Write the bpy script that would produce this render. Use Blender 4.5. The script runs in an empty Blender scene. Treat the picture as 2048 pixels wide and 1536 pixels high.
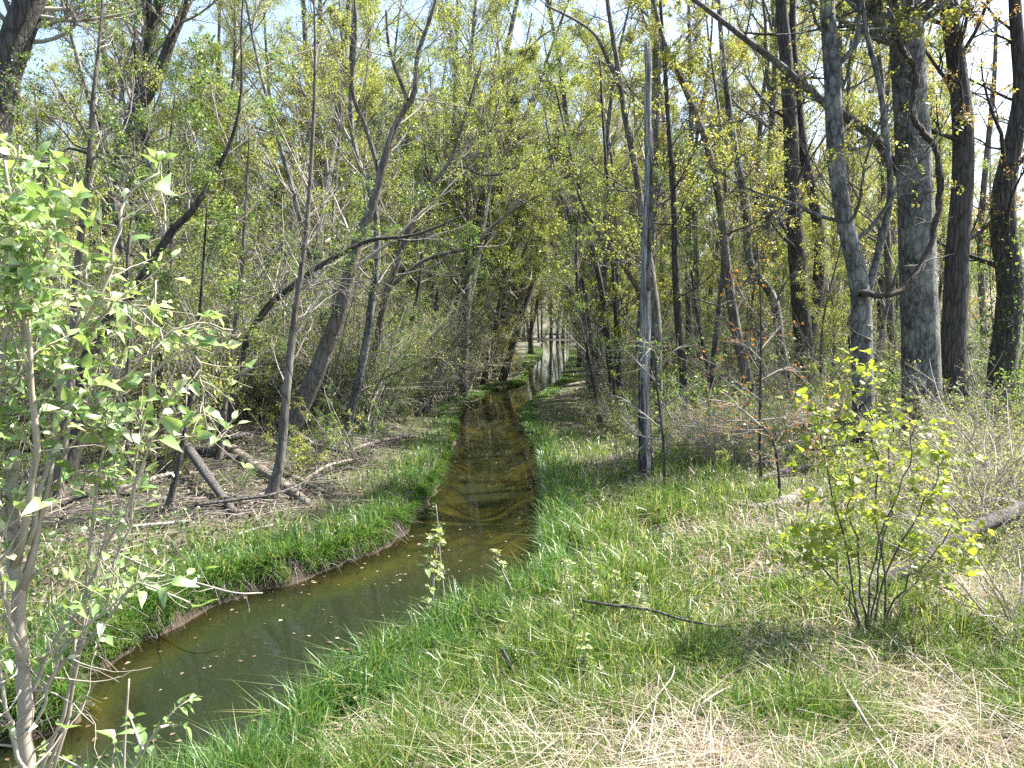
import bpy, math, time
import numpy as np
from mathutils import Matrix, Vector

SC = bpy.context.scene
COL = SC.collection
R = math.radians
# ------------------------------------------------------------------ camera
HC = 3.2                       # eye height above the water
F = 1577.0                     # focal length in photo pixels (2048 wide)
PITCH = math.atan(128 / F)
cd = bpy.data.cameras.new("camera")
cam = bpy.data.objects.new("camera", cd)
COL.objects.link(cam)
cam.location = (0, 0, HC)
cam.rotation_euler = (R(90) - PITCH, 0, 0)
cd.sensor_width = 36
cd.lens = 36 * F / 2048
cd.clip_start = 0.05
cd.clip_end = 2000
SC.camera = cam
# ------------------------------------------------------------------ light
SUN_AZ = 66                    # degrees to the right of the view direction
SUN_EL = 53
w = bpy.data.worlds.new("World")
SC.world = w
w.use_nodes = True
nt = w.node_tree
bg = nt.nodes["Background"]
sky = nt.nodes.new("ShaderNodeTexSky")
sky.sky_type = 'NISHITA'
sky.sun_disc = False
sky.sun_elevation = R(SUN_EL)
sky.sun_rotation = R(SUN_AZ)
sky.air_density = 1.0
sky.dust_density = 2.5
sky.ozone_density = 1.0
nt.links.new(sky.outputs[0], bg.inputs[0])
bg.inputs[1].default_value = 0.105
sl = bpy.data.lights.new("sun", 'SUN')
sl.energy = 5.0
sl.angle = R(0.53)
sl.color = (1.0, 0.95, 0.87)
sun = bpy.data.objects.new("sun", sl)
COL.objects.link(sun)
sdir = Vector((math.sin(R(SUN_AZ)) * math.cos(R(SUN_EL)), math.cos(R(SUN_AZ)) * math.cos(R(SUN_EL)), math.sin(R(SUN_EL))))
sun.rotation_euler = (-sdir).to_track_quat('-Z', 'Y').to_euler()
sun.location = sdir * 60
SC.view_settings.view_transform = 'Standard'
SC.view_settings.look = 'None'
SC.view_settings.exposure = 2.05
SC.view_settings.gamma = 1.0
cy = SC.cycles
SC.render.engine = 'CYCLES'
cy.max_bounces = 7
cy.diffuse_bounces = 4
cy.glossy_bounces = 3
cy.transmission_bounces = 5
cy.transparent_max_bounces = 8
cy.caustics_reflective = False
cy.caustics_refractive = False
cy.sample_clamp_indirect = 6
cy.use_denoising = False
cy.denoiser = 'OPENIMAGEDENOISE'
cy.denoising_input_passes = 'RGB_ALBEDO_NORMAL'
cy.denoising_prefilter = 'FAST'

# ------------------------------------------------------------------ pixel helpers (photo pixels, 2048 x 1536)
SP, CP = math.sin(PITCH), math.cos(PITCH)


def at(px, py, Y):
    """world point seen at a photo pixel, on the plane y = Y"""
    a, v = (px - 1024) / F, (py - 768) / F
    s = Y / (CP - v * SP)
    return np.array([a * s, Y, HC + s * (-SP - v * CP)])


def atz(px, py, z):
    """world point seen at a photo pixel, on the level z"""
    a, v = (px - 1024) / F, (py - 768) / F
    s = (z - HC) / (-SP - v * CP)
    return np.array([a * s, s * (CP - v * SP), z])


# ------------------------------------------------------------------ numpy geometry kit
def nrm(v):
    return v / np.maximum(np.linalg.norm(v, axis=-1, keepdims=True), 1e-9)


def catmull(P, n):
    """resample control points (k,d) to n points by Catmull-Rom"""
    P = np.asarray(P, float)
    if len(P) == 2:
        t = np.linspace(0, 1, n)[:, None]
        return P[0] * (1 - t) + P[1] * t
    Q = np.vstack([2 * P[0] - P[1], P, 2 * P[-1] - P[-2]])
    t = np.linspace(0, len(P) - 1 - 1e-6, n)
    i = t.astype(int)
    f = (t - i)[:, None]
    a, b, c, d = Q[i], Q[i + 1], Q[i + 2], Q[i + 3]
    return 0.5 * (2 * b + (c - a) * f + (2 * a - 5 * b + 4 * c - d) * f ** 2 + (3 * b - a - 3 * c + d) * f ** 3)


class Geo:
    """collects vertices, quads and tris"""

    def __init__(s):
        s.V, s.Q, s.T, s.n = [], [], [], 0

    def add(s, V, Q=None, T=None):
        V = np.asarray(V, np.float32).reshape(-1, 3)
        if Q is not None and len(Q):
            s.Q.append(np.asarray(Q, np.int64).reshape(-1, 4) + s.n)
        if T is not None and len(T):
            s.T.append(np.asarray(T, np.int64).reshape(-1, 3) + s.n)
        s.V.append(V)
        s.n += len(V)
        return s

    def arrays(s):
        V = np.concatenate(s.V) if s.V else np.zeros((0, 3), np.float32)
        Q = np.concatenate(s.Q) if s.Q else np.zeros((0, 4), np.int64)
        T = np.concatenate(s.T) if s.T else np.zeros((0, 3), np.int64)
        return V, Q, T

    def merge(s, o, M=None, t=None):
        V, Q, T = o.arrays()
        if M is not None:
            V = V @ np.asarray(M, np.float32).T
        if t is not None:
            V = V + np.asarray(t, np.float32)
        return s.add(V, Q, T)

    def mesh(s, name, mat, smooth=False, origin=None):
        V, Q, T = s.arrays()
        if origin is not None:
            V = V - np.asarray(origin, np.float32)
        me = bpy.data.meshes.new(name)
        me.vertices.add(len(V))
        me.vertices.foreach_set("co", np.ascontiguousarray(V, np.float32).ravel())
        me.loops.add(len(Q) * 4 + len(T) * 3)
        me.loops.foreach_set("vertex_index", np.concatenate([Q.ravel(), T.ravel()]).astype(np.int32))
        me.polygons.add(len(Q) + len(T))
        st = np.concatenate([np.arange(len(Q)) * 4, len(Q) * 4 + np.arange(len(T)) * 3]).astype(np.int32)
        me.polygons.foreach_set("loop_start", st)
        if smooth:
            me.polygons.foreach_set("use_smooth", np.ones(len(Q) + len(T), bool))
        me.update(calc_edges=True)
        if mat:
            me.materials.append(mat)
        return me


def tubes(g, P, Rd, k, cap=False, rough=0.0, rng=None):
    """batch of tubes: P (B,n,3), Rd (B,n), k sides"""
    P = np.asarray(P, float)
    Rd = np.asarray(Rd, float)
    B, n, _ = P.shape
    T = np.gradient(P, axis=1)
    T = nrm(T)
    mean = nrm(P[:, -1] - P[:, 0])
    ref = np.where(np.abs(mean[:, 2:3]) > 0.75, np.array([[1.0, 0.13, 0]]), np.array([[0.0, 0.1, 1.0]]))
    A = nrm(np.cross(T, ref[:, None, :]))
    C = np.cross(T, A)
    th = np.arange(k) * 2 * np.pi / k
    rr = Rd[:, :, None]
    if rough and rng is not None:
        rr = rr * (1 + rough * rng.normal(0, 1, (B, n, k)))
    V = P[:, :, None, :] + (A[:, :, None, :] * np.cos(th)[None, None, :, None] + C[:, :, None, :] * np.sin(th)[None, None, :, None]) * (rr * np.ones(k))[..., None]
    idx = np.arange(B * n * k).reshape(B, n, k)
    a = idx[:, :-1, :]
    b = np.roll(a, -1, axis=2)
    d = idx[:, 1:, :]
    c = np.roll(d, -1, axis=2)
    Q = np.stack([a, b, c, d], -1).reshape(-1, 4)
    T3 = None
    V = V.reshape(-1, 3)
    if cap:
        top = B * n * k + np.arange(B)
        V = np.vstack([V, P[:, -1]])
        e = idx[:, -1, :]
        T3 = np.stack([e, np.roll(e, -1, 1), np.repeat(top[:, None], k, 1)], -1).reshape(-1, 3)
        bot = B * n * k + B + np.arange(B)
        V = np.vstack([V, P[:, 0]])
        e = idx[:, 0, :]
        T3 = np.vstack([T3, np.stack([np.roll(e, -1, 1), e, np.repeat(bot[:, None], k, 1)], -1).reshape(-1, 3)])
    g.add(V, Q, T3)


def sprout(rng, P, Rd, m, t0, t1, ang, lr, n, wig, up, rr=0.6, tip=0.25, absL=None, minr=0.0015):
    """grow m children from each parent polyline; returns P (B*m,n,3), R (B*m,n)"""
    B, np_, _ = P.shape
    t = rng.uniform(t0, t1, (B, m))
    x = t * (np_ - 1)
    i = np.minimum(x.astype(int), np_ - 2)
    f = (x - i)[..., None]
    bi = np.arange(B)[:, None]
    p = P[bi, i] * (1 - f) + P[bi, i + 1] * f
    tan = nrm(P[bi, i + 1] - P[bi, i])
    r = Rd[bi, i] * (1 - f[..., 0]) + Rd[bi, i + 1] * f[..., 0]
    q = nrm(np.cross(tan, rng.normal(0, 1, (B, m, 3))))
    a = np.radians(rng.uniform(ang[0], ang[1], (B, m)))[..., None]
    d = nrm(tan * np.cos(a) + q * np.sin(a))
    Lp = np.linalg.norm(np.diff(P, axis=1), axis=2).sum(1)[:, None]
    L = (Lp * lr if absL is None else absL) * (1 - 0.55 * (t - t0) / max(t1 - t0, 1e-6)) * rng.uniform(0.6, 1.25, (B, m))
    p = p.reshape(-1, 3)
    d = d.reshape(-1, 3)
    L = L.reshape(-1)
    r0 = np.maximum(np.minimum(r.reshape(-1) * rr, L * 0.03 + 0.002), minr)
    out = np.empty((B * m, n, 3))
    out[:, 0] = p
    for j in range(1, n):
        d = nrm(d + rng.normal(0, wig, d.shape) + np.array([0, 0, up]))
        p = p + d * (L / (n - 1))[:, None]
        out[:, j] = p
    rad = r0[:, None] * np.linspace(1, tip, n)[None, :]
    return out, np.maximum(rad, minr * 0.6)


def along(rng, P, m, t0, t1):
    """m points per polyline with tangents"""
    B, n, _ = P.shape
    t = t0 + (t1 - t0) * rng.uniform(0, 1, (B, m)) ** 0.8
    x = t * (n - 1)
    i = np.minimum(x.astype(int), n - 2)
    f = (x - i)[..., None]
    bi = np.arange(B)[:, None]
    return (P[bi, i] * (1 - f) + P[bi, i + 1] * f).reshape(-1, 3), nrm(P[bi, i + 1] - P[bi, i]).reshape(-1, 3)


def leaves(g, rng, C, tan, size, wid=0.34, up=0.7, droop=0.25):
    """folded diamond leaves at C"""
    N = len(C)
    if N == 0:
        return
    nn = nrm(rng.normal(0, 1, (N, 3)) + np.array([0, 0, up]))
    u = nrm(0.5 * tan + rng.normal(0, 0.8, (N, 3)) + np.array([0, 0, -0.2]))
    u = nrm(u - nn * (u * nn).sum(1, keepdims=True))
    s = np.cross(nn, u)
    L = (size * rng.uniform(0.55, 1.25, N))[:, None]
    b = C + u * L * 0.12
    tip = C + u * L * 1.1 - nn * L * droop
    m = C + u * L * 0.5
    l = m + s * L * wid + nn * L * 0.1
    r = m - s * L * wid + nn * L * 0.1
    V = np.stack([b, r, tip, l], 1).reshape(-1, 3)
    g.add(V, np.arange(N * 4).reshape(N, 4))


def clusters(rng, C, tan, m, spread):
    """m leaves around each point"""
    C2 = np.repeat(C, m, 0) + rng.normal(0, spread, (len(C) * m, 3))
    return C2, np.repeat(tan, m, 0)


# value noise ------------------------------------------------------
_NT = np.random.default_rng(5).uniform(-1, 1, (256, 256))


def noise2(x, y, s=1.0, o=0):
    x = np.asarray(x) / s + 37.3 + o * 17.7
    y = np.asarray(y) / s + 91.1 + o * 5.3
    xi, yi = np.floor(x).astype(int), np.floor(y).astype(int)
    fx, fy = x - xi, y - yi
    fx, fy = fx * fx * (3 - 2 * fx), fy * fy * (3 - 2 * fy)
    g = lambda a, b: _NT[a & 255, b & 255]
    return (g(xi, yi) * (1 - fx) + g(xi + 1, yi) * fx) * (1 - fy) + (g(xi, yi + 1) * (1 - fx) + g(xi + 1, yi + 1) * fx) * fy


def sstep(a, b, x):
    t = np.clip((x - a) / (b - a), 0, 1)
    return t * t * (3 - 2 * t)


# ------------------------------------------------------------------ materials
def newmat(name):
    m = bpy.data.materials.new(name)
    m.use_nodes = True
    t = m.node_tree
    t.nodes.clear()
    out = t.nodes.new("ShaderNodeOutputMaterial")
    return m, t, out


def N(t, kind, **kw):
    n = t.nodes.new("ShaderNode" + kind)
    for k, v in kw.items():
        if k.startswith("i_"):
            key = k[2:]
            n.inputs[int(key) if key.isdigit() else key.replace("_", " ")].default_value = v
        else:
            setattr(n, k, v)
    return n


def ramp(t, stops):
    r = t.nodes.new("ShaderNodeValToRGB")
    e = r.color_ramp.elements
    while len(e) < len(stops):
        e.new(0.5)
    for x, (p, c) in zip(e, stops):
        x.position = p
        x.color = (*c, 1)
    return r


def leaf_mat(name, stops, trans=0.45, rough=0.42, tboost=1.35, per_obj=0.12, spec=0.5):
    m, t, out = newmat(name)
    L = t.links.new
    geo = N(t, "NewGeometry")
    oi = N(t, "ObjectInfo")
    ma = N(t, "MapRange", i_3=-per_obj, i_4=per_obj)
    L(oi.outputs["Random"], ma.inputs[0])
    ad = N(t, "Math", operation='ADD')
    L(geo.outputs["Random Per Island"], ad.inputs[0])
    L(ma.outputs[0], ad.inputs[1])
    r = ramp(t, stops)
    L(ad.outputs[0], r.inputs[0])
    p = N(t, "BsdfPrincipled", i_Roughness=rough)
    p.inputs["Specular IOR Level"].default_value = spec
    L(r.outputs[0], p.inputs["Base Color"])
    tb = N(t, "BsdfTranslucent")
    mx = N(t, "Mix", data_type='RGBA', blend_type='MULTIPLY', i_0=1.0)
    mx.inputs[7].default_value = (tboost * 1.05, tboost, tboost * 0.6, 1)
    L(r.outputs[0], mx.inputs[6])
    L(mx.outputs[2], tb.inputs[0])
    ms = N(t, "MixShader", i_0=trans)
    L(p.outputs[0], ms.inputs[1])
    L(tb.outputs[0], ms.inputs[2])
    L(ms.outputs[0], out.inputs[0])
    return m


def bark_mat(name, dark, light, moss=None, scale=9.0, stretch=0.22, bump=0.6, contrast=(0.34, 0.66), lichen=0.0, crack=0.9):
    m, t, out = newmat(name)
    L = t.links.new
    tc = N(t, "TexCoord")
    mp = N(t, "Mapping")
    mp.inputs["Scale"].default_value = (scale, scale, scale * stretch)
    L(tc.outputs["Object"], mp.inputs[0])
    n1 = N(t, "TexNoise", i_Scale=1.6, i_Detail=7.0, i_Roughness=0.68)
    L(mp.outputs[0], n1.inputs["Vector"])
    v = N(t, "TexVoronoi", feature='DISTANCE_TO_EDGE', i_Scale=1.5)
    mix = N(t, "Mix", data_type='VECTOR', i_0=0.35)
    L(mp.outputs[0], mix.inputs[4])
    L(n1.outputs["Color"], mix.inputs[5])
    L(mix.outputs[1], v.inputs["Vector"])
    r = ramp(t, [(contrast[0], dark), (contrast[1], light)])
    L(n1.outputs[0], r.inputs[0])
    # large blotches of lichen / moss, the tree's own colour
    n2 = N(t, "TexNoise", i_Scale=1.3, i_Detail=4.0)
    L(tc.outputs["Object"], n2.inputs["Vector"])
    r2 = ramp(t, [(0.48, (0, 0, 0)), (0.62, (1, 1, 1))])
    L(n2.outputs[0], r2.inputs[0])
    mc = N(t, "Mix", data_type='RGBA')
    mm = N(t, "Math", operation='MULTIPLY', i_1=0.6 if moss else lichen)
    L(r2.outputs[0], mm.inputs[0])
    L(mm.outputs[0], mc.inputs[0])
    L(r.outputs[0], mc.inputs[6])
    mc.inputs[7].default_value = (*(moss or (0.33, 0.34, 0.30)), 1)
    p = N(t, "BsdfPrincipled", i_Roughness=0.85)
    h = N(t, "Math", operation='MULTIPLY_ADD', i_1=0.6)
    rv = ramp(t, [(0.0, (0, 0, 0)), (0.12, (1, 1, 1))])
    L(v.outputs[0], rv.inputs[0])
    cr = ramp(t, [(0.0, (0.42, 0.40, 0.38)), (0.10, (1, 1, 1))])  # furrow tone; darkening in the colour also stands in for shade the bump lacks
    L(v.outputs[0], cr.inputs[0])
    cm = N(t, "Mix", data_type='RGBA', blend_type='MULTIPLY', i_0=crack)
    L(mc.outputs[2], cm.inputs[6])
    L(cr.outputs[0], cm.inputs[7])
    L(cm.outputs[2], p.inputs["Base Color"])
    L(rv.outputs[0], h.inputs[0])
    L(n1.outputs[0], h.inputs[2])
    b = N(t, "Bump", i_Strength=bump, i_Distance=0.05)
    L(h.outputs[0], b.inputs["Height"])
    L(b.outputs[0], p.inputs["Normal"])
    L(p.outputs[0], out.inputs[0])
    return m


def plain_mat(name, stops, rough=0.8, island=True, nscale=30):
    m, t, out = newmat(name)
    L = t.links.new
    r = ramp(t, stops)
    if island:
        L(N(t, "NewGeometry").outputs["Random Per Island"], r.inputs[0])
    else:
        tc = N(t, "TexCoord")
        n = N(t, "TexNoise", i_Scale=nscale, i_Detail=5.0)
        L(tc.outputs["Object"], n.inputs["Vector"])
        L(n.outputs[0], r.inputs[0])
    p = N(t, "BsdfPrincipled", i_Roughness=rough)
    L(r.outputs[0], p.inputs["Base Color"])
    L(p.outputs[0], out.inputs[0])
    return m


M_GREY = bark_mat("bark_grey_smooth", (0.04, 0.04, 0.04), (0.165, 0.165, 0.155), scale=8, stretch=0.45, bump=0.9, contrast=(0.4, 0.6), lichen=0.45, crack=0.5)
M_DARK = bark_mat("bark_dark_furrowed", (0.035, 0.031, 0.028), (0.105, 0.093, 0.083), scale=11, stretch=0.16, bump=1.0)
M_BROWN = bark_mat("bark_brown_grey", (0.07, 0.06, 0.05), (0.17, 0.148, 0.125), scale=10, stretch=0.2, bump=0.7, lichen=0.25)
M_SNAG = bark_mat("weathered_bare_wood", (0.16, 0.157, 0.155), (0.44, 0.43, 0.415), scale=20, stretch=0.06, bump=1.0, contrast=(0.36, 0.6))
M_SNAGBARK = bark_mat("peeling_bark", (0.05, 0.042, 0.036), (0.13, 0.11, 0.09), scale=12, stretch=0.25, bump=1.0)
M_VINE = bark_mat("vine_bark", (0.045, 0.035, 0.028), (0.12, 0.095, 0.075), scale=22, stretch=0.3, bump=1.0)
M_TWIG = plain_mat("twig_bark", [(0.0, (0.13, 0.115, 0.10)), (1.0, (0.36, 0.325, 0.28))], 0.8)
M_TWIGPALE = plain_mat("pale_twig_bark", [(0.0, (0.22, 0.19, 0.15)), (1.0, (0.38, 0.34, 0.28))], 0.7)
M_LOG = bark_mat("rotting_log", (0.10, 0.08, 0.06), (0.30, 0.25, 0.2), scale=9, stretch=0.4, bump=1.0, lichen=0.3)
M_CHAR = bark_mat("dark_dead_wood", (0.05, 0.045, 0.042), (0.14, 0.125, 0.115), scale=12, stretch=0.12, bump=0.8)
M_PALELOG = bark_mat("bleached_log", (0.28, 0.26, 0.23), (0.48, 0.45, 0.40), scale=12, stretch=0.15, bump=0.8)

M_DEADTWIG = plain_mat("dead_twig", [(0.0, (0.06, 0.05, 0.04)), (0.7, (0.14, 0.12, 0.10)), (1.0, (0.28, 0.25, 0.21))], 0.85)
ML_BUSH = leaf_mat("leaf_bush_bright", [(0.0, (0.13, 0.23, 0.07)), (0.5, (0.25, 0.36, 0.14)), (0.85, (0.42, 0.50, 0.27)), (1.0, (0.55, 0.6, 0.42))], 0.38, 0.3, spec=0.9)  # palest stops put the white gloss highlights into the leaf colour
ML_YELLOW = leaf_mat("leaf_yellow_green", [(0.0, (0.16, 0.22, 0.03)), (0.6, (0.25, 0.30, 0.05)), (1.0, (0.36, 0.38, 0.09))], 0.5, 0.4)
ML_SHRUB = leaf_mat("leaf_thicket_green", [(0.0, (0.055, 0.115, 0.03)), (0.5, (0.09, 0.16, 0.04)), (0.85, (0.15, 0.21, 0.055)), (1.0, (0.23, 0.26, 0.08))], 0.5, tboost=1.5)
ML_MAPLE = leaf_mat("leaf_spring_maple", [(0.0, (0.11, 0.15, 0.035)), (0.5, (0.185, 0.23, 0.055)), (0.9, (0.27, 0.30, 0.085)), (1.0, (0.33, 0.31, 0.13))], 0.55, tboost=1.6)
ML_OLIVE = leaf_mat("leaf_olive_bud", [(0.0, (0.12, 0.145, 0.035)), (0.6, (0.20, 0.22, 0.055)), (0.88, (0.27, 0.26, 0.075)), (1.0, (0.30, 0.18, 0.07))], 0.55, tboost=1.6)
ML_ORANGE = leaf_mat("leaf_young_orange", [(0.0, (0.15, 0.17, 0.05)), (0.45, (0.26, 0.22, 0.075)), (0.75, (0.32, 0.20, 0.08)), (1.0, (0.32, 0.15, 0.07))], 0.5)
ML_RUST = leaf_mat("leaf_rusty_maple", [(0.0, (0.20, 0.18, 0.05)), (0.35, (0.30, 0.19, 0.05)), (0.7, (0.36, 0.15, 0.045)), (1.0, (0.40, 0.30, 0.20))], 0.4)
ML_PALE = leaf_mat("leaf_pale_shoot", [(0.0, (0.22, 0.28, 0.10)), (1.0, (0.38, 0.42, 0.2))], 0.35)
M_GRASS = leaf_mat("grass_blade", [(0.0, (0.05, 0.115, 0.022)), (0.45, (0.085, 0.165, 0.028)), (0.75, (0.15, 0.225, 0.045)), (0.88, (0.25, 0.28, 0.10)), (1.0, (0.40, 0.37, 0.22))], 0.42, 0.36, spec=0.5)
M_LUSH = leaf_mat("lush_grass_blade", [(0.0, (0.032, 0.095, 0.02)), (0.5, (0.07, 0.165, 0.034)), (0.9, (0.13, 0.22, 0.05)), (1.0, (0.26, 0.27, 0.12))], 0.4, 0.38)
M_DRY = leaf_mat("dry_grass_blade", [(0.0, (0.20, 0.15, 0.105)), (0.5, (0.37, 0.30, 0.22)), (1.0, (0.50, 0.45, 0.37))], 0.25, 0.5, tboost=1.0)
M_LITTER = leaf_mat("dead_leaf", [(0.0, (0.05, 0.035, 0.024)), (0.5, (0.11, 0.08, 0.055)), (0.85, (0.20, 0.16, 0.12)), (1.0, (0.38, 0.34, 0.28))], 0.15, 0.6, tboost=0.9)
ML_HERB = leaf_mat("leaf_ground_herb", [(0.0, (0.05, 0.11, 0.02)), (0.7, (0.09, 0.17, 0.03)), (1.0, (0.17, 0.22, 0.05))], 0.4)

# ------------------------------------------------------------------ stream outline and terrain
LB_PX = [(60, 1480), (150, 1372), (280, 1292), (400, 1222), (520, 1182), (640, 1150), (740, 1108), (800, 1070), (838, 1030), (885, 950), (905, 890), (915, 850), (925, 822), (958, 795), (985, 783), (1044, 769), (1056, 750), (1060, 738), (1080, 718), (1086, 700), (1080, 690), (1086, 683)]
NB_PX = [(372, 1536), (450, 1480), (560, 1410), (660, 1345), (760, 1275), (860, 1225), (960, 1182), (1030, 1140), (1060, 1090), (1078, 1030), (1085, 985), (1078, 935), (1062, 890), (1045, 850), (1040, 825), (1062, 803), (1088, 784), (1122, 757), (1132, 735), (1138, 712), (1138, 696), (1140, 686)]
LB = [atz(x, y, 0)[:2] for x, y in LB_PX]
NB = [atz(x + 22 * (i < 9), y + (105 - 8 * i) * (i < 11), 0)[:2] for i, (x, y) in enumerate(NB_PX)]
LB = [np.array(p) for p in [(-40, 3.0), (-14, 4.6), (-7, 5.5)]] + LB + [np.array(p) for p in [(3.4, 114), (-3, 119), (-20, 123), (-60, 127)]]
NB = [np.array(p) for p in [(-40, -1.5), (-14, 1.6), (-6.5, 3.3), (-3.4, 4.5)]] + NB + [np.array(p) for p in [(8.9, 115), (6.5, 122), (-2, 127), (-20, 131), (-60, 136)]]
LBs = catmull(np.array(LB), 150)
NBs = catmull(np.array(NB), 150)
SEG_A = np.vstack([LBs[:-1], NBs[:-1]])
SEG_B = np.vstack([LBs[1:], NBs[1:]])
POLY = np.vstack([LBs, NBs[::-1]])


def stream_d(x, y):
    """signed distance to the water's edge: negative in the stream"""
    x = np.asarray(x, float).ravel()
    y = np.asarray(y, float).ravel()
    out = np.empty(len(x))
    for s in range(0, len(x), 20000):
        X = x[s:s + 20000, None]
        Y = y[s:s + 20000, None]
        ab = SEG_B - SEG_A
        t = ((X - SEG_A[:, 0]) * ab[:, 0] + (Y - SEG_A[:, 1]) * ab[:, 1]) / np.maximum((ab ** 2).sum(1), 1e-9)
        t = np.clip(t, 0, 1)
        d = np.sqrt(((X - SEG_A[:, 0] - t * ab[:, 0]) ** 2 + (Y - SEG_A[:, 1] - t * ab[:, 1]) ** 2).min(1))
        xi, yi = POLY[:, 0], POLY[:, 1]
        xj, yj = np.roll(xi, 1), np.roll(yi, 1)
        dy = np.where(np.abs(yj - yi) < 1e-9, 1e-9, yj - yi)
        c = ((yi > Y) != (yj > Y)) & (X < (xj - xi) * (Y - yi) / dy + xi)
        ins = c.sum(1) % 2 == 1
        out[s:s + 20000] = np.where(ins, -d, d)
    return out


def left_side(x, y):
    """True on the far-left bank"""
    lx = np.interp(np.asarray(y), LBs[3:, 1], LBs[3:, 0]) if False else None
    X = np.asarray(x, float)
    Y = np.asarray(y, float)
    xm = np.interp(Y, MID[:, 1], MID[:, 0])
    return X < xm


MID = (LBs + NBs) / 2
_o = np.argsort(MID[:, 1])
MID = MID[_o]


def ground_z(x, y, d=None):
    x = np.asarray(x, float)
    y = np.asarray(y, float)
    sh = x.shape
    xf, yf = x.ravel(), y.ravel()
    d = stream_d(xf, yf) if d is None else d
    jag = 0.10 * noise2(xf, yf, 0.45) + 0.05 * noise2(xf, yf, 0.17, 1)
    dd = d + jag * np.exp(-np.abs(d) * 1.5)
    left = left_side(xf, yf)
    hb = np.where(left, 0.27, 0.12)
    farb = 1 - 0.75 * sstep(13, 28, yf)
    z_out = farb * hb * sstep(-0.04, 0.22, dd) + farb * 0.16 * sstep(0.2, 2.2, dd) + 0.10 * sstep(2, 9, dd)
    z_out += (0.07 * noise2(xf, yf, 1.3) + 0.035 * noise2(xf, yf, 0.4, 2) + 0.12 * noise2(xf, yf, 5, 3)) * sstep(0.05, 1.2, dd)
    far = np.hypot(xf, yf)
    z_out += 0.9 * noise2(xf, yf, 28, 4) * sstep(30, 90, np.abs(xf)) * 0.5
    emb = 1.15 * sstep(4.0, 0.3, yf) * (~left)
    z_out += emb
    deep = sstep(11.5, 7.5, yf)
    z_in = -0.06 - (0.30 + 0.55 * deep) * sstep(0.0, 0.9, -dd) + 0.2 * noise2(xf, yf, 1.6, 6) * sstep(0.2, 0.9, -dd)
    z_in = np.minimum(z_in, -0.05)
    k = sstep(-0.12, 0.02, dd)
    z = z_in * (1 - k) + z_out * k
    return z.reshape(sh)


def gz(x, y):
    return float(ground_z(np.array([x]), np.array([y]))[0])


def graded(fine, lo, hi, step, grow):
    a = list(np.arange(fine[0], fine[1], step))
    s, v = step, fine[1]
    while v < hi:
        a.append(v)
        s *= grow
        v += s
    a.append(hi)
    s, v, b = step, fine[0], []
    while v > lo:
        s *= grow
        v -= s
        b.append(max(v, lo))
    return np.array(sorted(set(b + a)))


t_start = time.time()
gx = graded((-6, 7), -420, 420, 0.095, 1.075)
gy = graded((3.5, 15), -60, 700, 0.095, 1.045)
GX, GY = np.meshgrid(gx, gy)
GD = stream_d(GX, GY)
GZ = ground_z(GX, GY, GD)
ny, nx = GX.shape
V = np.stack([GX, GY, GZ], -1).reshape(-1, 3)
ii = np.arange(nx * ny).reshape(ny, nx)
Q = np.stack([ii[:-1, :-1], ii[:-1, 1:], ii[1:, 1:], ii[1:, :-1]], -1).reshape(-1, 4)

# ground material: leaf mould, mud at the water's edge, mossy turf
m, t, out = newmat("soil_and_leaf_mould")
L = t.links.new
tc = N(t, "TexCoord")
n1 = N(t, "TexNoise", i_Scale=2.3, i_Detail=8.0, i_Roughness=0.7)
n2 = N(t, "TexNoise", i_Scale=26.0, i_Detail=6.0, i_Roughness=0.75)
n3 = N(t, "TexNoise", i_Scale=0.55, i_Detail=5.0, i_Roughness=0.6)
for n in (n1, n2, n3):
    L(tc.outputs["Object"], n.inputs["Vector"])
r1 = ramp(t, [(0.3, (0.035, 0.028, 0.021)), (0.5, (0.07, 0.056, 0.042)), (0.7, (0.13, 0.108, 0.083))])
L(n2.outputs[0], r1.inputs[0])
r2 = ramp(t, [(0.35, (0.045, 0.075, 0.022)), (0.65, (0.095, 0.125, 0.04))])
L(n2.outputs[0], r2.inputs[0])
fg = ramp(t, [(0.42, (0, 0, 0)), (0.6, (1, 1, 1))])
L(n1.outputs[0], fg.inputs[0])
at1 = N(t, "Attribute", attribute_name="turf")
mu = N(t, "Math", operation='MULTIPLY')
L(fg.outputs[0], mu.inputs[0])
L(at1.outputs["Fac"], mu.inputs[1])
mx = N(t, "Mix", data_type='RGBA')
L(mu.outputs[0], mx.inputs[0])
L(r1.outputs[0], mx.inputs[6])
L(r2.outputs[0], mx.inputs[7])
at2 = N(t, "Attribute", attribute_name="mud")
rm = ramp(t, [(0.3, (0.022, 0.017, 0.011)), (0.7, (0.07, 0.05, 0.03))])
L(n2.outputs[0], rm.inputs[0])
mx2 = N(t, "Mix", data_type='RGBA')
L(at2.outputs["Fac"], mx2.inputs[0])
L(mx.outputs[2], mx2.inputs[6])
L(rm.outputs[0], mx2.inputs[7])
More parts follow.
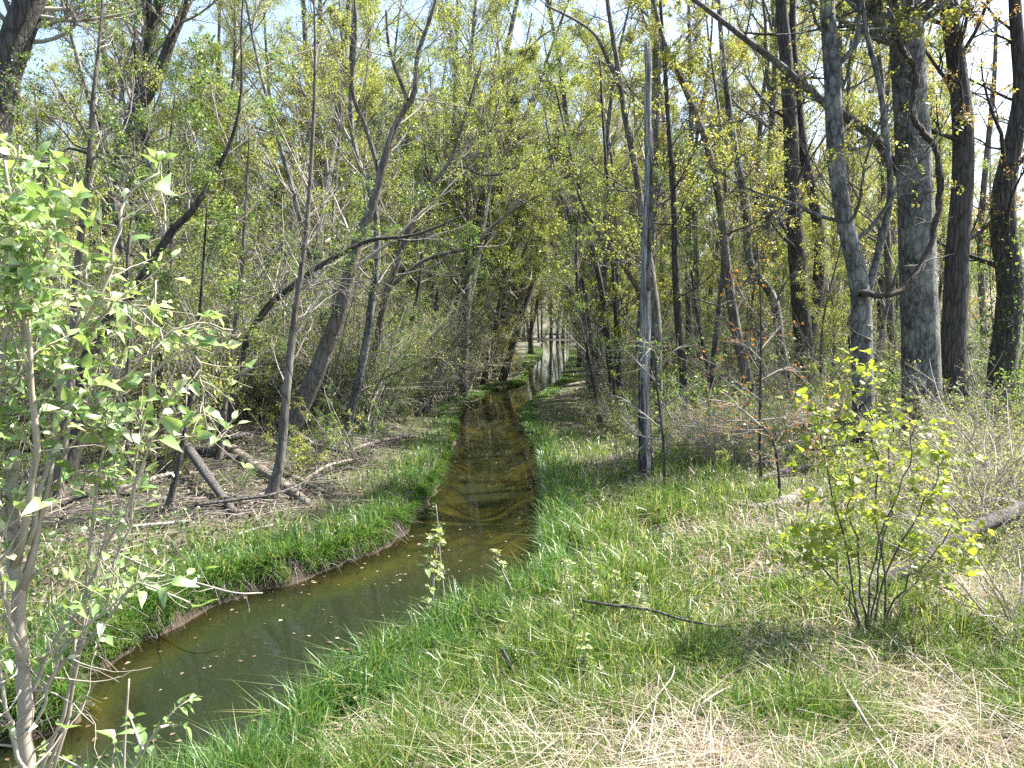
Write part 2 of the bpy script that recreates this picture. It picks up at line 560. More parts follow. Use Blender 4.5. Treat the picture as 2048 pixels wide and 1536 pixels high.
# stream bed: silt and orange sand
rs = ramp(t, [(0.36, (0.15, 0.16, 0.062)), (0.54, (0.27, 0.26, 0.10)), (0.74, (0.35, 0.27, 0.115))])
L(n3.outputs[0], rs.inputs[0])
at3 = N(t, "Attribute", attribute_name="bed")
mx3 = N(t, "Mix", data_type='RGBA')
L(at3.outputs["Fac"], mx3.inputs[0])
L(mx2.outputs[2], mx3.inputs[6])
L(rs.outputs[0], mx3.inputs[7])
at4 = N(t, "Attribute", attribute_name="sand")
rsd = ramp(t, [(0.3, (0.27, 0.21, 0.15)), (0.7, (0.42, 0.35, 0.27))])
L(n2.outputs[0], rsd.inputs[0])
mx4 = N(t, "Mix", data_type='RGBA')
L(at4.outputs["Fac"], mx4.inputs[0])
L(mx3.outputs[2], mx4.inputs[6])
L(rsd.outputs[0], mx4.inputs[7])
p = N(t, "BsdfPrincipled", i_Roughness=0.9)
L(mx4.outputs[2], p.inputs["Base Color"])
bm = N(t, "Bump", i_Strength=0.8, i_Distance=0.03)
L(n2.outputs[0], bm.inputs["Height"])
L(bm.outputs[0], p.inputs["Normal"])
L(p.outputs[0], out.inputs[0])
M_GROUND = m


def grassiness(x, y, d):
    """where living grass grows (0..1)"""
    left = left_side(x, y)
    patch = 0.5 + 0.5 * noise2(x, y, 1.1, 8) + 0.25 * noise2(x, y, 0.35, 9)
    nb = sstep(0.02, 0.12, d)
    wl = np.where(y < 22, 1.5, 1.7) + 0.7 * noise2(x, y, 2.3, 10)
    left_g = nb * sstep(wl + 0.7, wl - 0.3, d)
    right_g = nb * (0.25 + 0.75 * sstep(19, 11, y) + 0.6 * sstep(6, 3, d)) * sstep(0.05, 0.55, patch)
    right_g *= 1 - 0.75 * sstep(5, 9, x) * sstep(7, 9, y)
    right_g *= 1 - 0.7 * sstep(-0.1, 0.45, noise2(x, y, 0.8, 70) + 0.5 * noise2(x, y, 0.3, 71) + 0.25 * sstep(0.5, 3, x)) * np.maximum(sstep(7.2, 5.4, y), sstep(0.5, 2.5, x)) * sstep(0.5, 1.4, d)
    edge = sstep(1.2, 0.2, d)
    g = np.where(left, left_g * (0.35 + 0.65 * edge) * sstep(-0.1, 0.3, patch + 0.5 * edge), np.maximum(right_g, edge * nb))
    # bare places: sandy lip, trodden path, shaded soil below the yellow shrub
    for (px, py, zz, rx, ry) in SANDS:
        c = atz(px, py, zz)
        g = g * (1 - np.exp(-(((x - c[0]) / rx) ** 2 + ((y - c[1]) / ry) ** 2) * 1.2))
    return np.clip(g, 0, 1)


SANDS = [(690, 1470, 0.3, 0.65, 0.36), (600, 1525, 0.3, 0.5, 0.3), (1135, 1085, 0.4, 0.25, 0.5), (1560, 1130, 0.5, 0.8, 0.5), (1640, 1010, 0.5, 1.1, 0.8)]
gm = Geo().add(V, Q).mesh("ground", M_GROUND, smooth=True)
fx, fy = GX.ravel(), GY.ravel()
gr = grassiness(fx, fy, GD)
for nm, val in (("turf", np.clip(gr * 1.2 + 0.35, 0, 1)), ("mud", sstep(0.42, 0.12, GD)), ("bed", sstep(-0.07, -0.17, GZ.ravel()) * (GD < 0.1)),
                ("sand", np.clip(sum(np.exp(-(((fx - atz(a, b, c)[0]) / rx) ** 2 + ((fy - atz(a, b, c)[1]) / ry) ** 2) * 1.5) for a, b, c, rx, ry in SANDS[:3]), 0, 1) * (GD > 0.1))):
    at_ = gm.attributes.new(nm, 'FLOAT', 'POINT')
    at_.data.foreach_set("value", val.astype(np.float32))
ground = bpy.data.objects.new("ground", gm)
COL.objects.link(ground)
ground["kind"] = "structure"

# water
m, t, out = newmat("murky_stream_water")
L = t.links.new
tc = N(t, "TexCoord")
wn = N(t, "TexNoise", i_Scale=5.0, i_Detail=3.0, i_Roughness=0.55)
mp = N(t, "Mapping")
mp.inputs["Scale"].default_value = (1.0, 0.6, 1.0)
L(tc.outputs["Object"], mp.inputs[0])
L(mp.outputs[0], wn.inputs["Vector"])
bm = N(t, "Bump", i_Strength=0.035, i_Distance=0.05)
L(wn.outputs[0], bm.inputs["Height"])
dif = N(t, "BsdfDiffuse")
dif.inputs[0].default_value = (0.013, 0.018, 0.009, 1)
trn = N(t, "BsdfTransparent")
trn.inputs[0].default_value = (0.60, 0.56, 0.27, 1)
dat = N(t, "Attribute", attribute_name="depth")
dmr = N(t, "MapRange", i_1=0.0, i_2=0.65, i_3=0.76, i_4=0.04)
L(dat.outputs["Fac"], dmr.inputs[0])
m1 = N(t, "MixShader")
L(dmr.outputs[0], m1.inputs[0])
L(dif.outputs[0], m1.inputs[1])
L(trn.outputs[0], m1.inputs[2])
gl = N(t, "BsdfGlossy", i_Roughness=0.005)
L(bm.outputs[0], gl.inputs["Normal"])
fr = N(t, "Fresnel", i_IOR=1.33)
L(bm.outputs[0], fr.inputs["Normal"])
m2 = N(t, "MixShader")
L(fr.outputs[0], m2.inputs[0])
L(m1.outputs[0], m2.inputs[1])
L(gl.outputs[0], m2.inputs[2])
L(m2.outputs[0], out.inputs[0])
M_WATER = m
nL = LBs + nrm(LBs - NBs) * 0.4
nN = NBs + nrm(NBs - LBs) * 0.4
fw = np.linspace(0, 1, 13)
wv = nL[:, None, :] * (1 - fw)[None, :, None] + nN[:, None, :] * fw[None, :, None]
wv = np.concatenate([wv, np.zeros(wv.shape[:2] + (1,))], -1).reshape(-1, 3)
k2 = np.arange(150 * 13).reshape(150, 13)
wq = np.stack([k2[:-1, :-1], k2[:-1, 1:], k2[1:, 1:], k2[1:, :-1]], -1).reshape(-1, 4)
wm = Geo().add(wv, wq).mesh("stream_water", M_WATER)
at_ = wm.attributes.new("depth", 'FLOAT', 'POINT')
at_.data.foreach_set("value", np.maximum(-ground_z(wv[:, 0], wv[:, 1]), 0).astype(np.float32))
water = bpy.data.objects.new("stream_water", wm)
COL.objects.link(water)
water["kind"] = "structure"


# ------------------------------------------------------------------ object helpers
def thing(name, label, cat, loc=(0, 0, 0), group=None):
    o = bpy.data.objects.new(name, None)
    o.empty_display_size = 0.2
    COL.objects.link(o)
    o.location = loc
    o["label"] = label
    o["category"] = cat
    if group:
        o["group"] = group
    return o


def part(name, me, parent, kind=None, label=None):
    o = bpy.data.objects.new(name, me)
    COL.objects.link(o)
    o.parent = parent
    if kind:
        o["kind"] = kind
    if label:
        o["label"] = label
    return o


def tag(o, label, cat, group=None):
    o["label"] = label
    o["category"] = cat
    if group:
        o["group"] = group
    return o


def copy_tree(root, loc, rz, sc, label=None, group=None):
    r = root.copy()
    COL.objects.link(r)
    r.location = loc
    r.rotation_euler = (0, 0, rz)
    r.scale = sc if hasattr(sc, '__len__') else (sc, sc, sc)
    if label:
        r["label"] = label
    if group:
        r["group"] = group
    for c in list(root.children):
        k = c.copy()
        COL.objects.link(k)
        k.parent = r
    return r


def stuff(name, geo, mat, smooth=False, label=None):
    o = bpy.data.objects.new(name, geo.mesh(name, mat, smooth))
    COL.objects.link(o)
    o["kind"] = "stuff"
    if label:
        o["label"] = label
    return o


# ------------------------------------------------------------------ traced trees
def trunk_path(Y, pts, rng, lean=0.0, n=44, flare=1.35, depth_wig=0.08, Y_of=None):
    """pts: (px, py, width_px) from the base up; returns world path, radii"""
    P, W = [], []
    for i, (px, py, wd) in enumerate(pts):
        y = Y + lean * i / max(len(pts) - 1, 1)
        q = at(px, py, y)
        P.append(q)
        W.append(wd / F * y / 2)
    b = P[0].copy()
    b[2] = gz(b[0], b[1]) - 0.12
    if P[0][2] - b[2] < 0.05:
        P[0] = b
        W[0] *= flare
    else:
        P.insert(0, b)
        W.insert(0, W[0] * flare)
    P = catmull(np.array(P), n)
    W = catmull(np.array(W)[:, None], n)[:, 0]
    P[:, 1] += depth_wig * np.sin(np.linspace(0, 7, n) + rng.uniform(0, 6)) * np.linspace(0, 1, n)
    return P, np.maximum(W, 0.004)


def smooth_round(P, Rd, rng, k):
    g = Geo()
    tubes(g, P[None], Rd[None], k, cap=True, rough=0.018, rng=rng)
    return g


TREES = {}


def grow_tree(seed, P, Rd, branch, leafset, limbs=()):
    """branches and leaves on a trunk path. branch: dict; leafset: dict"""
    rng = np.random.default_rng(seed)
    gb, gl = Geo(), Geo()
    src = [(P[None], Rd[None])] + [(a[None], b[None]) for a, b in limbs]
    b = branch
    tw_all = []
    for si, (A, B) in enumerate(src):
        t0 = b.get('t0', 0.35) if si == 0 else 0.25
        m1 = b['m1'] if si == 0 else max(3, b['m1'] // 3)
        p1, r1 = sprout(rng, A, B, m1, t0, 0.99, b.get('a1', (35, 70)), b.get('l1', 0.28), 8, b.get('w1', 0.12), b.get('u1', 0.10), rr=b.get('rr1', 0.45), absL=b.get('L1'))
        p2, r2 = sprout(rng, p1, r1, b['m2'], 0.2, 1.0, (25, 60), b.get('l2', 0.5), 6, 0.14, 0.05, rr=0.6)
        p3, r3 = sprout(rng, p2, r2, b['m3'], 0.15, 1.0, (25, 65), b.get('l3', 0.5), 3, 0.16, 0.03, rr=0.6, minr=b.get('minr', 0.0028))
        tubes(gb, p1, r1, 6)
        tubes(gb, p2, r2, 4)
        tubes(gb, p3, r3, 3)
        tw_all.append((p3, p2))
    for p3, p2 in tw_all:
        mp_ = p3[:, 1]
        keep = (rng.uniform(0, 1, len(p3)) < leafset.get('keep', 1.0)) & (noise2(mp_[:, 0] + 0.7 * mp_[:, 2], mp_[:, 1] - 0.6 * mp_[:, 2], 0.6, seed % 50) > -0.22)
        C, tn = along(rng, p3[keep], int(leafset['n'] * 1.35 + 0.5), 0.35, 1.0)
        C, tn = clusters(rng, C, tn, leafset.get('cl', 3), leafset.get('sp', 0.025))
        leaves(gl, rng, C, tn, leafset['size'], up=leafset.get('up', 0.6), wid=leafset.get('wid', 0.34))
    return gb, gl


def hero(name, label, cat, seed, Y, pts, bark, branch=None, leafset=None, leafmat=None, limbs_px=(), lean=0.0, k=14, group=None, n=44, flare=1.35):
    rng = np.random.default_rng(seed)
    P, Rd = trunk_path(Y, pts, rng, lean, n=n, flare=flare)
    base = np.array([P[0][0], P[0][1], P[0][2] + 0.12])
    root = thing(name, label, cat, base, group)
    part("trunk", smooth_round(P, Rd, rng, k).mesh("trunk", bark, True, base), root)
    limbs = []
    for lp in limbs_px:
        y0 = lp.get('Y', Y)
        Q = np.array([at(a, b, y0 + lp.get('dy', 0) * i / (len(lp['pts']) - 1)) for i, (a, b, c) in enumerate(lp['pts'])])
        W = np.array([c / F * y0 / 2 for a, b, c in lp['pts']])
        Q = catmull(Q, 26)
        W = catmull(W[:, None], 26)[:, 0]
        limbs.append((Q, np.maximum(W, 0.004)))
        part("limb", smooth_round(Q, limbs[-1][1], rng, 9).mesh("limb", lp.get('mat', bark), True, base), root)
    if branch:
        gb, gl = grow_tree(seed + 1, P, Rd, branch, leafset, limbs)
        part("branches", gb.mesh("branches", bark if branch.get('barky') else M_TWIG, True, base), root, "stuff")
        if gl.n:
            part("crown", gl.mesh("crown", leafmat, False, base), root, "stuff")
    return root


BR_R = dict(barky=True, rr1=0.26, m1=16, m2=7, m3=6, t0=0.3, a1=(45, 85), l1=0.24, u1=0.06)
LF_R = dict(n=2, cl=3, size=0.07, sp=0.035, keep=0.9)
BR_L = dict(rr1=0.3, m1=19, m2=6, m3=6, t0=0.25, a1=(35, 75), l1=0.28, u1=0.08)
LF_L = dict(n=3, cl=3, size=0.046, sp=0.04, keep=0.85)

# ---- right bank
hero("large_tree", "massive smooth grey trunk, thickest tree on the right bank, crossed by a dark vine", "tree", 11, 17.3,
     [(1848, 900, 84), (1845, 800, 76), (1842, 700, 71), (1836, 550, 68), (1830, 400, 66), (1822, 250, 64), (1812, 100, 62), (1806, 0, 60), (1798, -200, 52), (1785, -450, 36), (1770, -700, 14)],
     M_GREY, dict(BR_R, t0=0.6, m1=20, L1=4.6), dict(LF_R, keep=1.0), ML_OLIVE,
     limbs_px=[dict(pts=[(1838, 395, 24), (1795, 340, 22), (1750, 278, 20), (1700, 240, 19), (1660, 214, 17), (1600, 165, 16), (1560, 130, 14), (1480, 70, 12), (1400, 8, 10), (1320, -50, 5)], Y=17.7, dy=0.8, mat=M_BROWN)], k=22)
hero("forked_tree", "grey tree forking low into a thick and a thin stem, left of the massive trunk", "tree", 12, 16.2,
     [(1730, 905, 46), (1727, 800, 42), (1724, 700, 40), (1721, 600, 38), (1708, 520, 35), (1688, 440, 33), (1672, 330, 33), (1668, 230, 33), (1664, 120, 31), (1656, 0, 28), (1648, -200, 22), (1640, -450, 10)],
     M_GREY, dict(BR_R, t0=0.45, L1=3.2), dict(LF_R), ML_OLIVE,
     limbs_px=[dict(pts=[(1728, 610, 20), (1740, 570, 16), (1757, 500, 15), (1780, 400, 13), (1775, 300, 12), (1760, 175, 11), (1732, 60, 9), (1715, -80, 6)]),
               dict(pts=[(1668, 125, 14), (1690, 115, 11), (1715, 80, 9), (1718, 30, 8), (1735, -40, 5)], Y=16.2)], k=16)
hero("dark_tree", "dark furrowed trunk just right of the massive grey trunk", "tree", 13, 19.0,
     [(1925, 880, 60), (1912, 780, 52), (1908, 700, 48), (1912, 600, 46), (1918, 480, 43), (1926, 370, 40), (1925, 250, 38), (1910, 120, 34), (1893, 0, 32), (1880, -200, 24), (1870, -450, 10)],
     M_DARK, dict(BR_R, t0=0.4, L1=3.4), dict(LF_R, keep=0.9, size=0.066), ML_ORANGE, k=16)
hero("dark_tree", "dark bent trunk farthest to the right, with green climbing leaves on it", "tree", 14, 20.0,
     [(1990, 850, 56), (2003, 740, 50), (2016, 640, 48), (2022, 560, 48), (2010, 460, 46), (2010, 380, 42), (2028, 280, 34), (2040, 180, 28), (2030, 60, 24), (2020, -100, 18), (2010, -350, 8)],
     M_DARK, dict(BR_R, t0=0.35, L1=3.2), dict(LF_R, keep=0.9, size=0.066), ML_ORANGE, k=16)
hero("dark_tree", "straight dark trunk with a close twin, deeper in the right bank wood", "tree", 15, 25.0,
     [(1622, 820, 44), (1610, 740, 38), (1604, 640, 36), (1596, 520, 35), (1587, 400, 32), (1582, 250, 28), (1571, 100, 25), (1562, 0, 22), (1552, -250, 12), (1548, -420, 6)],
     M_DARK, dict(BR_R, t0=0.4, L1=3.6), dict(LF_R), ML_OLIVE,
     limbs_px=[dict(pts=[(1610, 700, 26), (1632, 600, 25), (1640, 500, 24), (1628, 400, 22), (1606, 300, 20), (1596, 200, 18), (1585, 60, 14), (1590, -100, 8)], Y=25.3)], k=14)
hero("leaning_tree", "slim brown trunk leaning left between the dead pole and the twin dark trunks", "tree", 16, 22.0,
     [(1500, 780, 22), (1478, 690, 20), (1462, 600, 19), (1450, 500, 17), (1440, 400, 16), (1412, 280, 13), (1372, 180, 11), (1330, 90, 9), (1300, -20, 6)],
     M_BROWN, dict(BR_R, L1=2.6), LF_R, ML_OLIVE, k=10)
hero("slender_tree", "slender trunk with one crook, leaning left, nearest the twin dark trunks", "tree", 17, 24.0,
     [(1575, 770, 22), (1560, 690, 20), (1548, 600, 17), (1500, 520, 16), (1495, 430, 18), (1475, 330, 15), (1455, 200, 12), (1440, 60, 9), (1430, -120, 5)],
     M_GREY, dict(BR_R, L1=2.6), LF_R, ML_OLIVE, k=10)
hero("slender_tree", "thin dark upright trunk a step to the right of the dead pole", "tree", 18, 22.0,
     [(1368, 760, 18), (1356, 640, 16), (1350, 520, 14), (1348, 400, 13), (1338, 250, 10), (1330, 120, 8), (1318, -40, 5)],
     M_DARK, dict(BR_R, L1=2.4), LF_R, ML_MAPLE, k=9)
hero("slender_tree", "curving grey tree growing right behind the bare dead pole", "tree", 19, 20.0,
     [(1318, 830, 20), (1314, 720, 19), (1312, 640, 19), (1300, 540, 18), (1284, 430, 15), (1270, 330, 13), (1250, 230, 11), (1236, 130, 10), (1215, 0, 8), (1200, -150, 5)],
     M_BROWN, dict(BR_R, L1=2.6, t0=0.35), dict(LF_R, keep=0.6), ML_MAPLE,
     limbs_px=[dict(pts=[(1240, 175, 7), (1215, 120, 7), (1190, 70, 6), (1150, 40, 5), (1090, 10, 4)], Y=20), dict(pts=[(1278, 580, 10), (1255, 545, 9), (1235, 515, 8), (1200, 470, 7), (1170, 420, 5), (1150, 370, 3)], Y=20, dy=-0.6)], k=10)
hero("slender_tree", "tall dark stem leaning left at the stream edge, with two thin stems at its foot", "tree", 20, 25.0,
     [(1228, 802, 16), (1222, 740, 14), (1214, 680, 13), (1208, 610, 12), (1195, 540, 10), (1176, 460, 8), (1160, 380, 7), (1135, 280, 5), (1110, 170, 4)],
     M_DARK, dict(BR_R, L1=2.2), dict(LF_R, keep=0.7), ML_MAPLE,
     limbs_px=[dict(pts=[(1236, 800, 8), (1232, 700, 8), (1230, 600, 7), (1222, 480, 7), (1216, 380, 6), (1206, 240, 5), (1200, 120, 4)], Y=25.2), dict(pts=[(1246, 798, 7), (1238, 740, 6), (1240, 690, 6), (1234, 640, 5)], Y=24.9)], k=9)
for i, (pts, Y, lab) in enumerate([
        ([(1190, 755, 14), (1184, 700, 10), (1178, 640, 9), (1165, 560, 8), (1150, 500, 6), (1130, 400, 4)], 33, "thin dark stem leaning over the water beyond the tall dark stem"),
        ([(1160, 700, 12), (1152, 640, 10), (1140, 590, 8), (1125, 540, 6), (1100, 480, 4)], 52, "small arching stem where the stream narrows on the right bank"),
        ([(1012, 690, 16), (1022, 640, 13), (1032, 590, 11), (1040, 545, 9), (1055, 480, 7), (1075, 400, 4)], 50, "dark trunk leaning right over the far stretch of stream on the left bank"),
        ([(1026, 680, 10), (1040, 620, 8), (1046, 560, 7), (1060, 500, 5), (1080, 430, 3)], 56, "thin stem close behind the dark trunk leaning over the far stream"),
        ([(1062, 662, 9), (1072, 620, 8), (1082, 570, 6), (1094, 500, 4)], 72, "small leaning trunk at the last bend of the stream")]):
    hero("leaning_tree", lab, "tree", 30 + i, Y, pts, M_DARK, dict(BR_R, m1=14, m2=6, m3=5, l1=0.3, t0=0.3), dict(LF_R, size=0.09), ML_MAPLE, k=8, n=24)
hero("slender_tree", "straight slim trunk in the middle distance behind the thin dark upright trunk", "tree", 40, 30.0,
     [(1398, 740, 14), (1394, 600, 13), (1390, 450, 12), (1384, 300, 10), (1380, 150, 8), (1376, 0, 6)], M_BROWN, dict(BR_R, L1=2.6), LF_R, ML_OLIVE, k=8)
hero("slender_tree", "slim mottled trunk seen between the forked tree and the massive trunk", "tree", 41, 27.0,
     [(1790, 790, 16), (1782, 650, 15), (1776, 500, 14), (1768, 380, 12), (1764, 200, 10), (1752, 60, 8), (1745, -80, 5)], M_BROWN, dict(BR_R, L1=2.6), LF_R, ML_OLIVE, k=8)
hero("slender_tree", "slim brown trunk seen between the dark furrowed trunk and the bent trunk", "tree", 42, 28.0,
     [(1965, 790, 14), (1968, 650, 13), (1962, 500, 12), (1970, 350, 11), (1985, 180, 9), (1990, 40, 6)], M_BROWN, dict(BR_R, L1=2.6), LF_R, ML_ORANGE, k=8)

# dead pole (snag) with dark bark left at its foot
rng = np.random.default_rng(50)
P, Rd = trunk_path(14.2, [(1291, 952, 23), (1290, 880, 21), (1289, 760, 20), (1292, 640, 21), (1291, 560, 20), (1294, 450, 18), (1297, 330, 15.5), (1295, 220, 14.5), (1296, 150, 13), (1294, 97, 12)], rng, n=60, flare=1.2, depth_wig=0.03)
base = np.array([P[0][0], P[0][1], P[0][2] + 0.12])
root = thing("dead_tree", "bare weathered dead pole with a snapped flat top standing on the right bank", "dead tree", base)
g = Geo()
tubes(g, P[None], Rd[None], 16, cap=True, rough=0.03, rng=rng)
part("trunk", g.mesh("trunk", M_SNAG, True, base), root)
for k_ in range(11):
    a = k_ * 0.571 + rng.normal(0, 0.08)
    top_i = int(rng.integers(9, 21))
    i0 = 0 if k_ < 9 else int(rng.integers(24, 40))
    seg = np.arange(i0, i0 + top_i)
    rr_ = (Rd[seg] + 0.008)[:, None]
    vv = []
    for off in (-0.33, 0.0, 0.33):
        wgt = np.linspace(1, 0.25, len(seg)) ** 0.5
        aa = a + off * wgt + 0.06 * rng.normal(0, 1, len(seg))
        vv.append(P[seg] + np.stack([np.cos(aa), np.sin(aa), 0 * aa], -1) * (rr_ + rng.uniform(0, 0.012, (len(seg), 1)) + (0.012 if off == 0 else -0.002)))
    vv = np.stack(vv, 1)
    ix = np.arange(len(seg) * 3).reshape(-1, 3)
    g = Geo().add(vv.reshape(-1, 3), np.stack([ix[:-1, :-1], ix[:-1, 1:], ix[1:, 1:], ix[1:, :-1]], -1).reshape(-1, 4))
    part("bark_strip", g.mesh("bark_strip", M_SNAGBARK, True, base), root)
for k_ in range(12):
    g = Geo()
    i0 = int(rng.integers(16, 56))
    a = rng.uniform(0, 6.28)
    q = P[i0] + np.array([math.cos(a), math.sin(a), 0]) * Rd[i0] * 0.8
    e = q + np.array([math.cos(a), math.sin(a), 0.5]) * rng.uniform(0.04, 0.12)
    tubes(g, np.array([[q, (q + e) / 2, e]]), np.array([[0.012, 0.009, 0.006]]), 5, cap=True)
    part("branch_stub", g.mesh("branch_stub", M_SNAG, True, base), root)
g = Geo()
for k_ in range(5):
    a = k_ * 1.3 + 0.4
    q = P[-1] + np.array([math.cos(a), math.sin(a), 0]) * Rd[-1] * 0.6
    tubes(g, np.array([[q - [0, 0, 0.05], q + [0, 0, rng.uniform(0.02, 0.09)], q + [0.005, 0, rng.uniform(0.09, 0.14)]]]), np.array([[0.022, 0.014, 0.004]]), 5)
part("splintered_top", g.mesh("splintered_top", M_SNAG, True, base), root)

# woody vine looping from the fork to the massive trunk
rng = np.random.default_rng(51)
VP = [(1716, 588, 15.95), (1735, 586, 15.85), (1780, 592, 15.8), (1820, 565, 15.9), (1852, 512, 16.1), (1874, 445, 16.3), (1880, 380, 16.4), (1874, 310, 16.4), (1860, 280, 16.4), (1838, 255, 16.4), (1825, 225, 16.5), (1830, 180, 16.5), (1834, 150, 16.5), (1818, 120, 16.6), (1800, 85, 16.8), (1796, 40, 16.9), (1800, -20, 16.9)]
Q = catmull(np.array([at(a, b, c) for a, b, c in VP]), 70)
base = np.array([Q[0][0], Q[0][1], gz(Q[0][0], Q[0][1])])
root = thing("woody_vine", "thick dark twisted vine looping from the forked tree up the massive trunk", "vine", base)
g = Geo()
rad = 6.2 / F * 16 * (1 - 0.2 * np.linspace(0, 1, 70)) * (1 + 0.12 * np.sin(np.linspace(0, 37, 70)))
Q = Q + rng.normal(0, 0.012, Q.shape)
tubes(g, Q[None], rad[None], 10, cap=True, rough=0.13, rng=rng)
part("stem", g.mesh("stem", M_VINE, True, base), root)
g = Geo()
tw = np.linspace(0, 30, 70)
Q2 = Q[20:60] + np.stack([np.cos(tw), np.sin(tw) * 0.8, 0 * tw], -1)[20:60] * 0.06
tubes(g, Q2[None], np.full((1, 40), 0.028), 7, rough=0.06, rng=rng)
part("twining_stem", g.mesh("twining_stem", M_VINE, True, base), root)
g = Geo()
pp, rr_ = sprout(rng, Q[None], rad[None], 26, 0.15, 1.0, (40, 90), 0.1, 6, 0.25, 0.0, rr=0.25, absL=0.55)
tubes(g, pp, rr_, 4)
pp2, rr2 = sprout(rng, pp, rr_, 3, 0.3, 1.0, (30, 70), 0.5, 4, 0.2, 0.0)
tubes(g, pp2, rr2, 3)
part("tendrils", g.mesh("tendrils", M_TWIG, True, base), root, "stuff")
# thin pale vine coil round the forked trunk
g = Geo()
cc = at(1722, 672, 16.2)
th = np.linspace(0, 15, 60)
rc = 0.21 + 0.03 * np.sin(th * 1.7)
CQ = np.stack([cc[0] + rc * np.cos(th), cc[1] + rc * np.sin(th), cc[2] + 0.16 * np.sin(th * 0.73) + 0.006 * th], -1)
tubes(g, CQ[None], np.full((1, 60), 0.012), 6, cap=True)
o = bpy.data.objects.new("vine_coil", g.mesh("vine_coil", M_TWIGPALE, True))
COL.objects.link(o)
tag(o, "thin pale vine wound round the lower trunk of the forked tree", "vine")

# climbing ivy on the far right trunk
rng = np.random.default_rng(52)
g = Geo()
C = []
for k_ in range(900):
    t_ = rng.uniform(0, 1)
    c = at(2012 + 8 * math.sin(t_ * 5), 860 - t_ * 420, 20.0)
    a = rng.uniform(0, 6.28)
    C.append(c + np.array([math.cos(a), math.sin(a), 0]) * rng.uniform(0.32, 0.55))
C = np.array(C)
leaves(g, rng, C, np.zeros_like(C) + [0, 0, -1], 0.10, up=0.3)
root = thing("climbing_plant", "bright green climber leaves covering the lower part of the far right bent trunk", "climbing plant", (*at(2012, 860, 20.0)[:2], gz(*at(2012, 860, 20.0)[:2])))
b_ = np.array(root.location)
part("leaves", g.mesh("leaves", ML_SHRUB, False, b_), root, "stuff")
g = Geo()
tt = np.linspace(0, 1, 30)
for k_ in range(4):
    Qs = np.array([at(2012 + 8 * math.sin(t_ * 5), 860 - t_ * 420, 20.0) + np.array([math.cos(k_ * 1.6 + t_ * 2), math.sin(k_ * 1.6 + t_ * 2), 0]) * 0.34 for t_ in tt])
    tubes(g, Qs[None], np.full((1, 30), 0.012), 5)
part("stem", g.mesh("stem", M_VINE, True, b_), root)

# ---- left bank
hero("leaning_tree", "grey brown trunk leaning right from the left bank, lit along its right side", "tree", 61, 17.0,
     [(560, 905, 40), (590, 840, 37), (622, 770, 35), (655, 690, 32), (686, 605, 29), (704, 525, 25), (722, 465, 21), (748, 400, 18), (768, 320, 15), (795, 240, 13), (828, 185, 11), (834, 110, 9), (868, 10, 7), (880, -80, 5)],
     M_BROWN, dict(BR_L, t0=0.4, L1=3.0), LF_L, ML_MAPLE,
     limbs_px=[dict(pts=[(760, 350, 9), (730, 250, 9), (705, 180, 8), (712, 60, 7), (705, -60, 4)], Y=17.2), dict(pts=[(815, 200, 8), (780, 100, 7), (772, 20, 5)], Y=17)], k=16)
hero("young_tree", "thin straight sapling on the left bank in front of the leaning trunk", "tree", 62, 11.7,
     [(530, 1030, 24), (558, 935, 20), (572, 800, 17), (586, 660, 14), (603, 530, 11), (614, 420, 9), (626, 240, 7), (631, 100, 5), (630, -20, 3)],
     M_BROWN, dict(BR_L, m1=30, m2=4, m3=3, t0=0.25, a1=(35, 60), L1=1.1, u1=0.12, minr=0.002), dict(LF_L, n=2, cl=2, keep=0.25, size=0.04), ML_MAPLE, k=12, flare=1.1)
hero("slender_tree", "pale slender tree growing between the leaning trunk and the stream on the left bank", "tree", 63, 18.5,
     [(694, 862, 18), (715, 770, 17), (734, 680, 16), (744, 600, 15), (754, 520, 14), (750, 420, 12), (722, 340, 11), (702, 250, 10), (704, 120, 9), (711, 10, 8), (716, -120, 5)],
     M_GREY, dict(BR_L, t0=0.35, L1=2.4), LF_L, ML_MAPLE, k=11)
hero("leaning_tree", "dark trunk leaning right behind the foreground bush, curving up into the thicket", "tree", 64, 13.0,
     [(120, 1000, 44.2), (150, 850, 37.4), (178, 720, 32.3), (205, 655, 27.2), (245, 610, 20.4), (296, 535, 17), (345, 460, 14.4), (382, 425, 12.8), (425, 360, 10.2), (470, 270, 7.6), (486, 170, 6), (484, 60, 4.2), (490, -60, 2.5)],
     M_DARK, dict(BR_L, t0=0.45, L1=1.8), dict(LF_L, size=0.05), ML_SHRUB, k=14)
hero("young_tree", "upright grey sapling with whorled pale side branches above the foreground bush", "tree", 65, 12.0,
     [(118, 960, 20), (140, 760, 17), (152, 560, 15), (168, 420, 13), (182, 320, 12), (190, 200, 9), (200, 95, 6), (204, 0, 5), (200, -120, 3)],
     M_BROWN, dict(BR_L, m1=26, m2=4, m3=4, t0=0.4, a1=(50, 80), L1=1.2, u1=0.1), dict(LF_L, keep=0.3, size=0.045), ML_SHRUB,
     limbs_px=[dict(pts=[(184, 312, 6), (165, 303, 6), (135, 297, 5), (120, 312, 4), (70, 324, 4), (45, 316, 3)], dy=-0.3), dict(pts=[(184, 300, 5), (150, 290, 4), (125, 260, 4), (95, 230, 3)]), dict(pts=[(186, 290, 5), (150, 230, 5), (120, 185, 4), (100, 150, 2)]), dict(pts=[(190, 315, 4), (240, 312, 4), (290, 325, 3), (310, 345, 2)])], k=11)
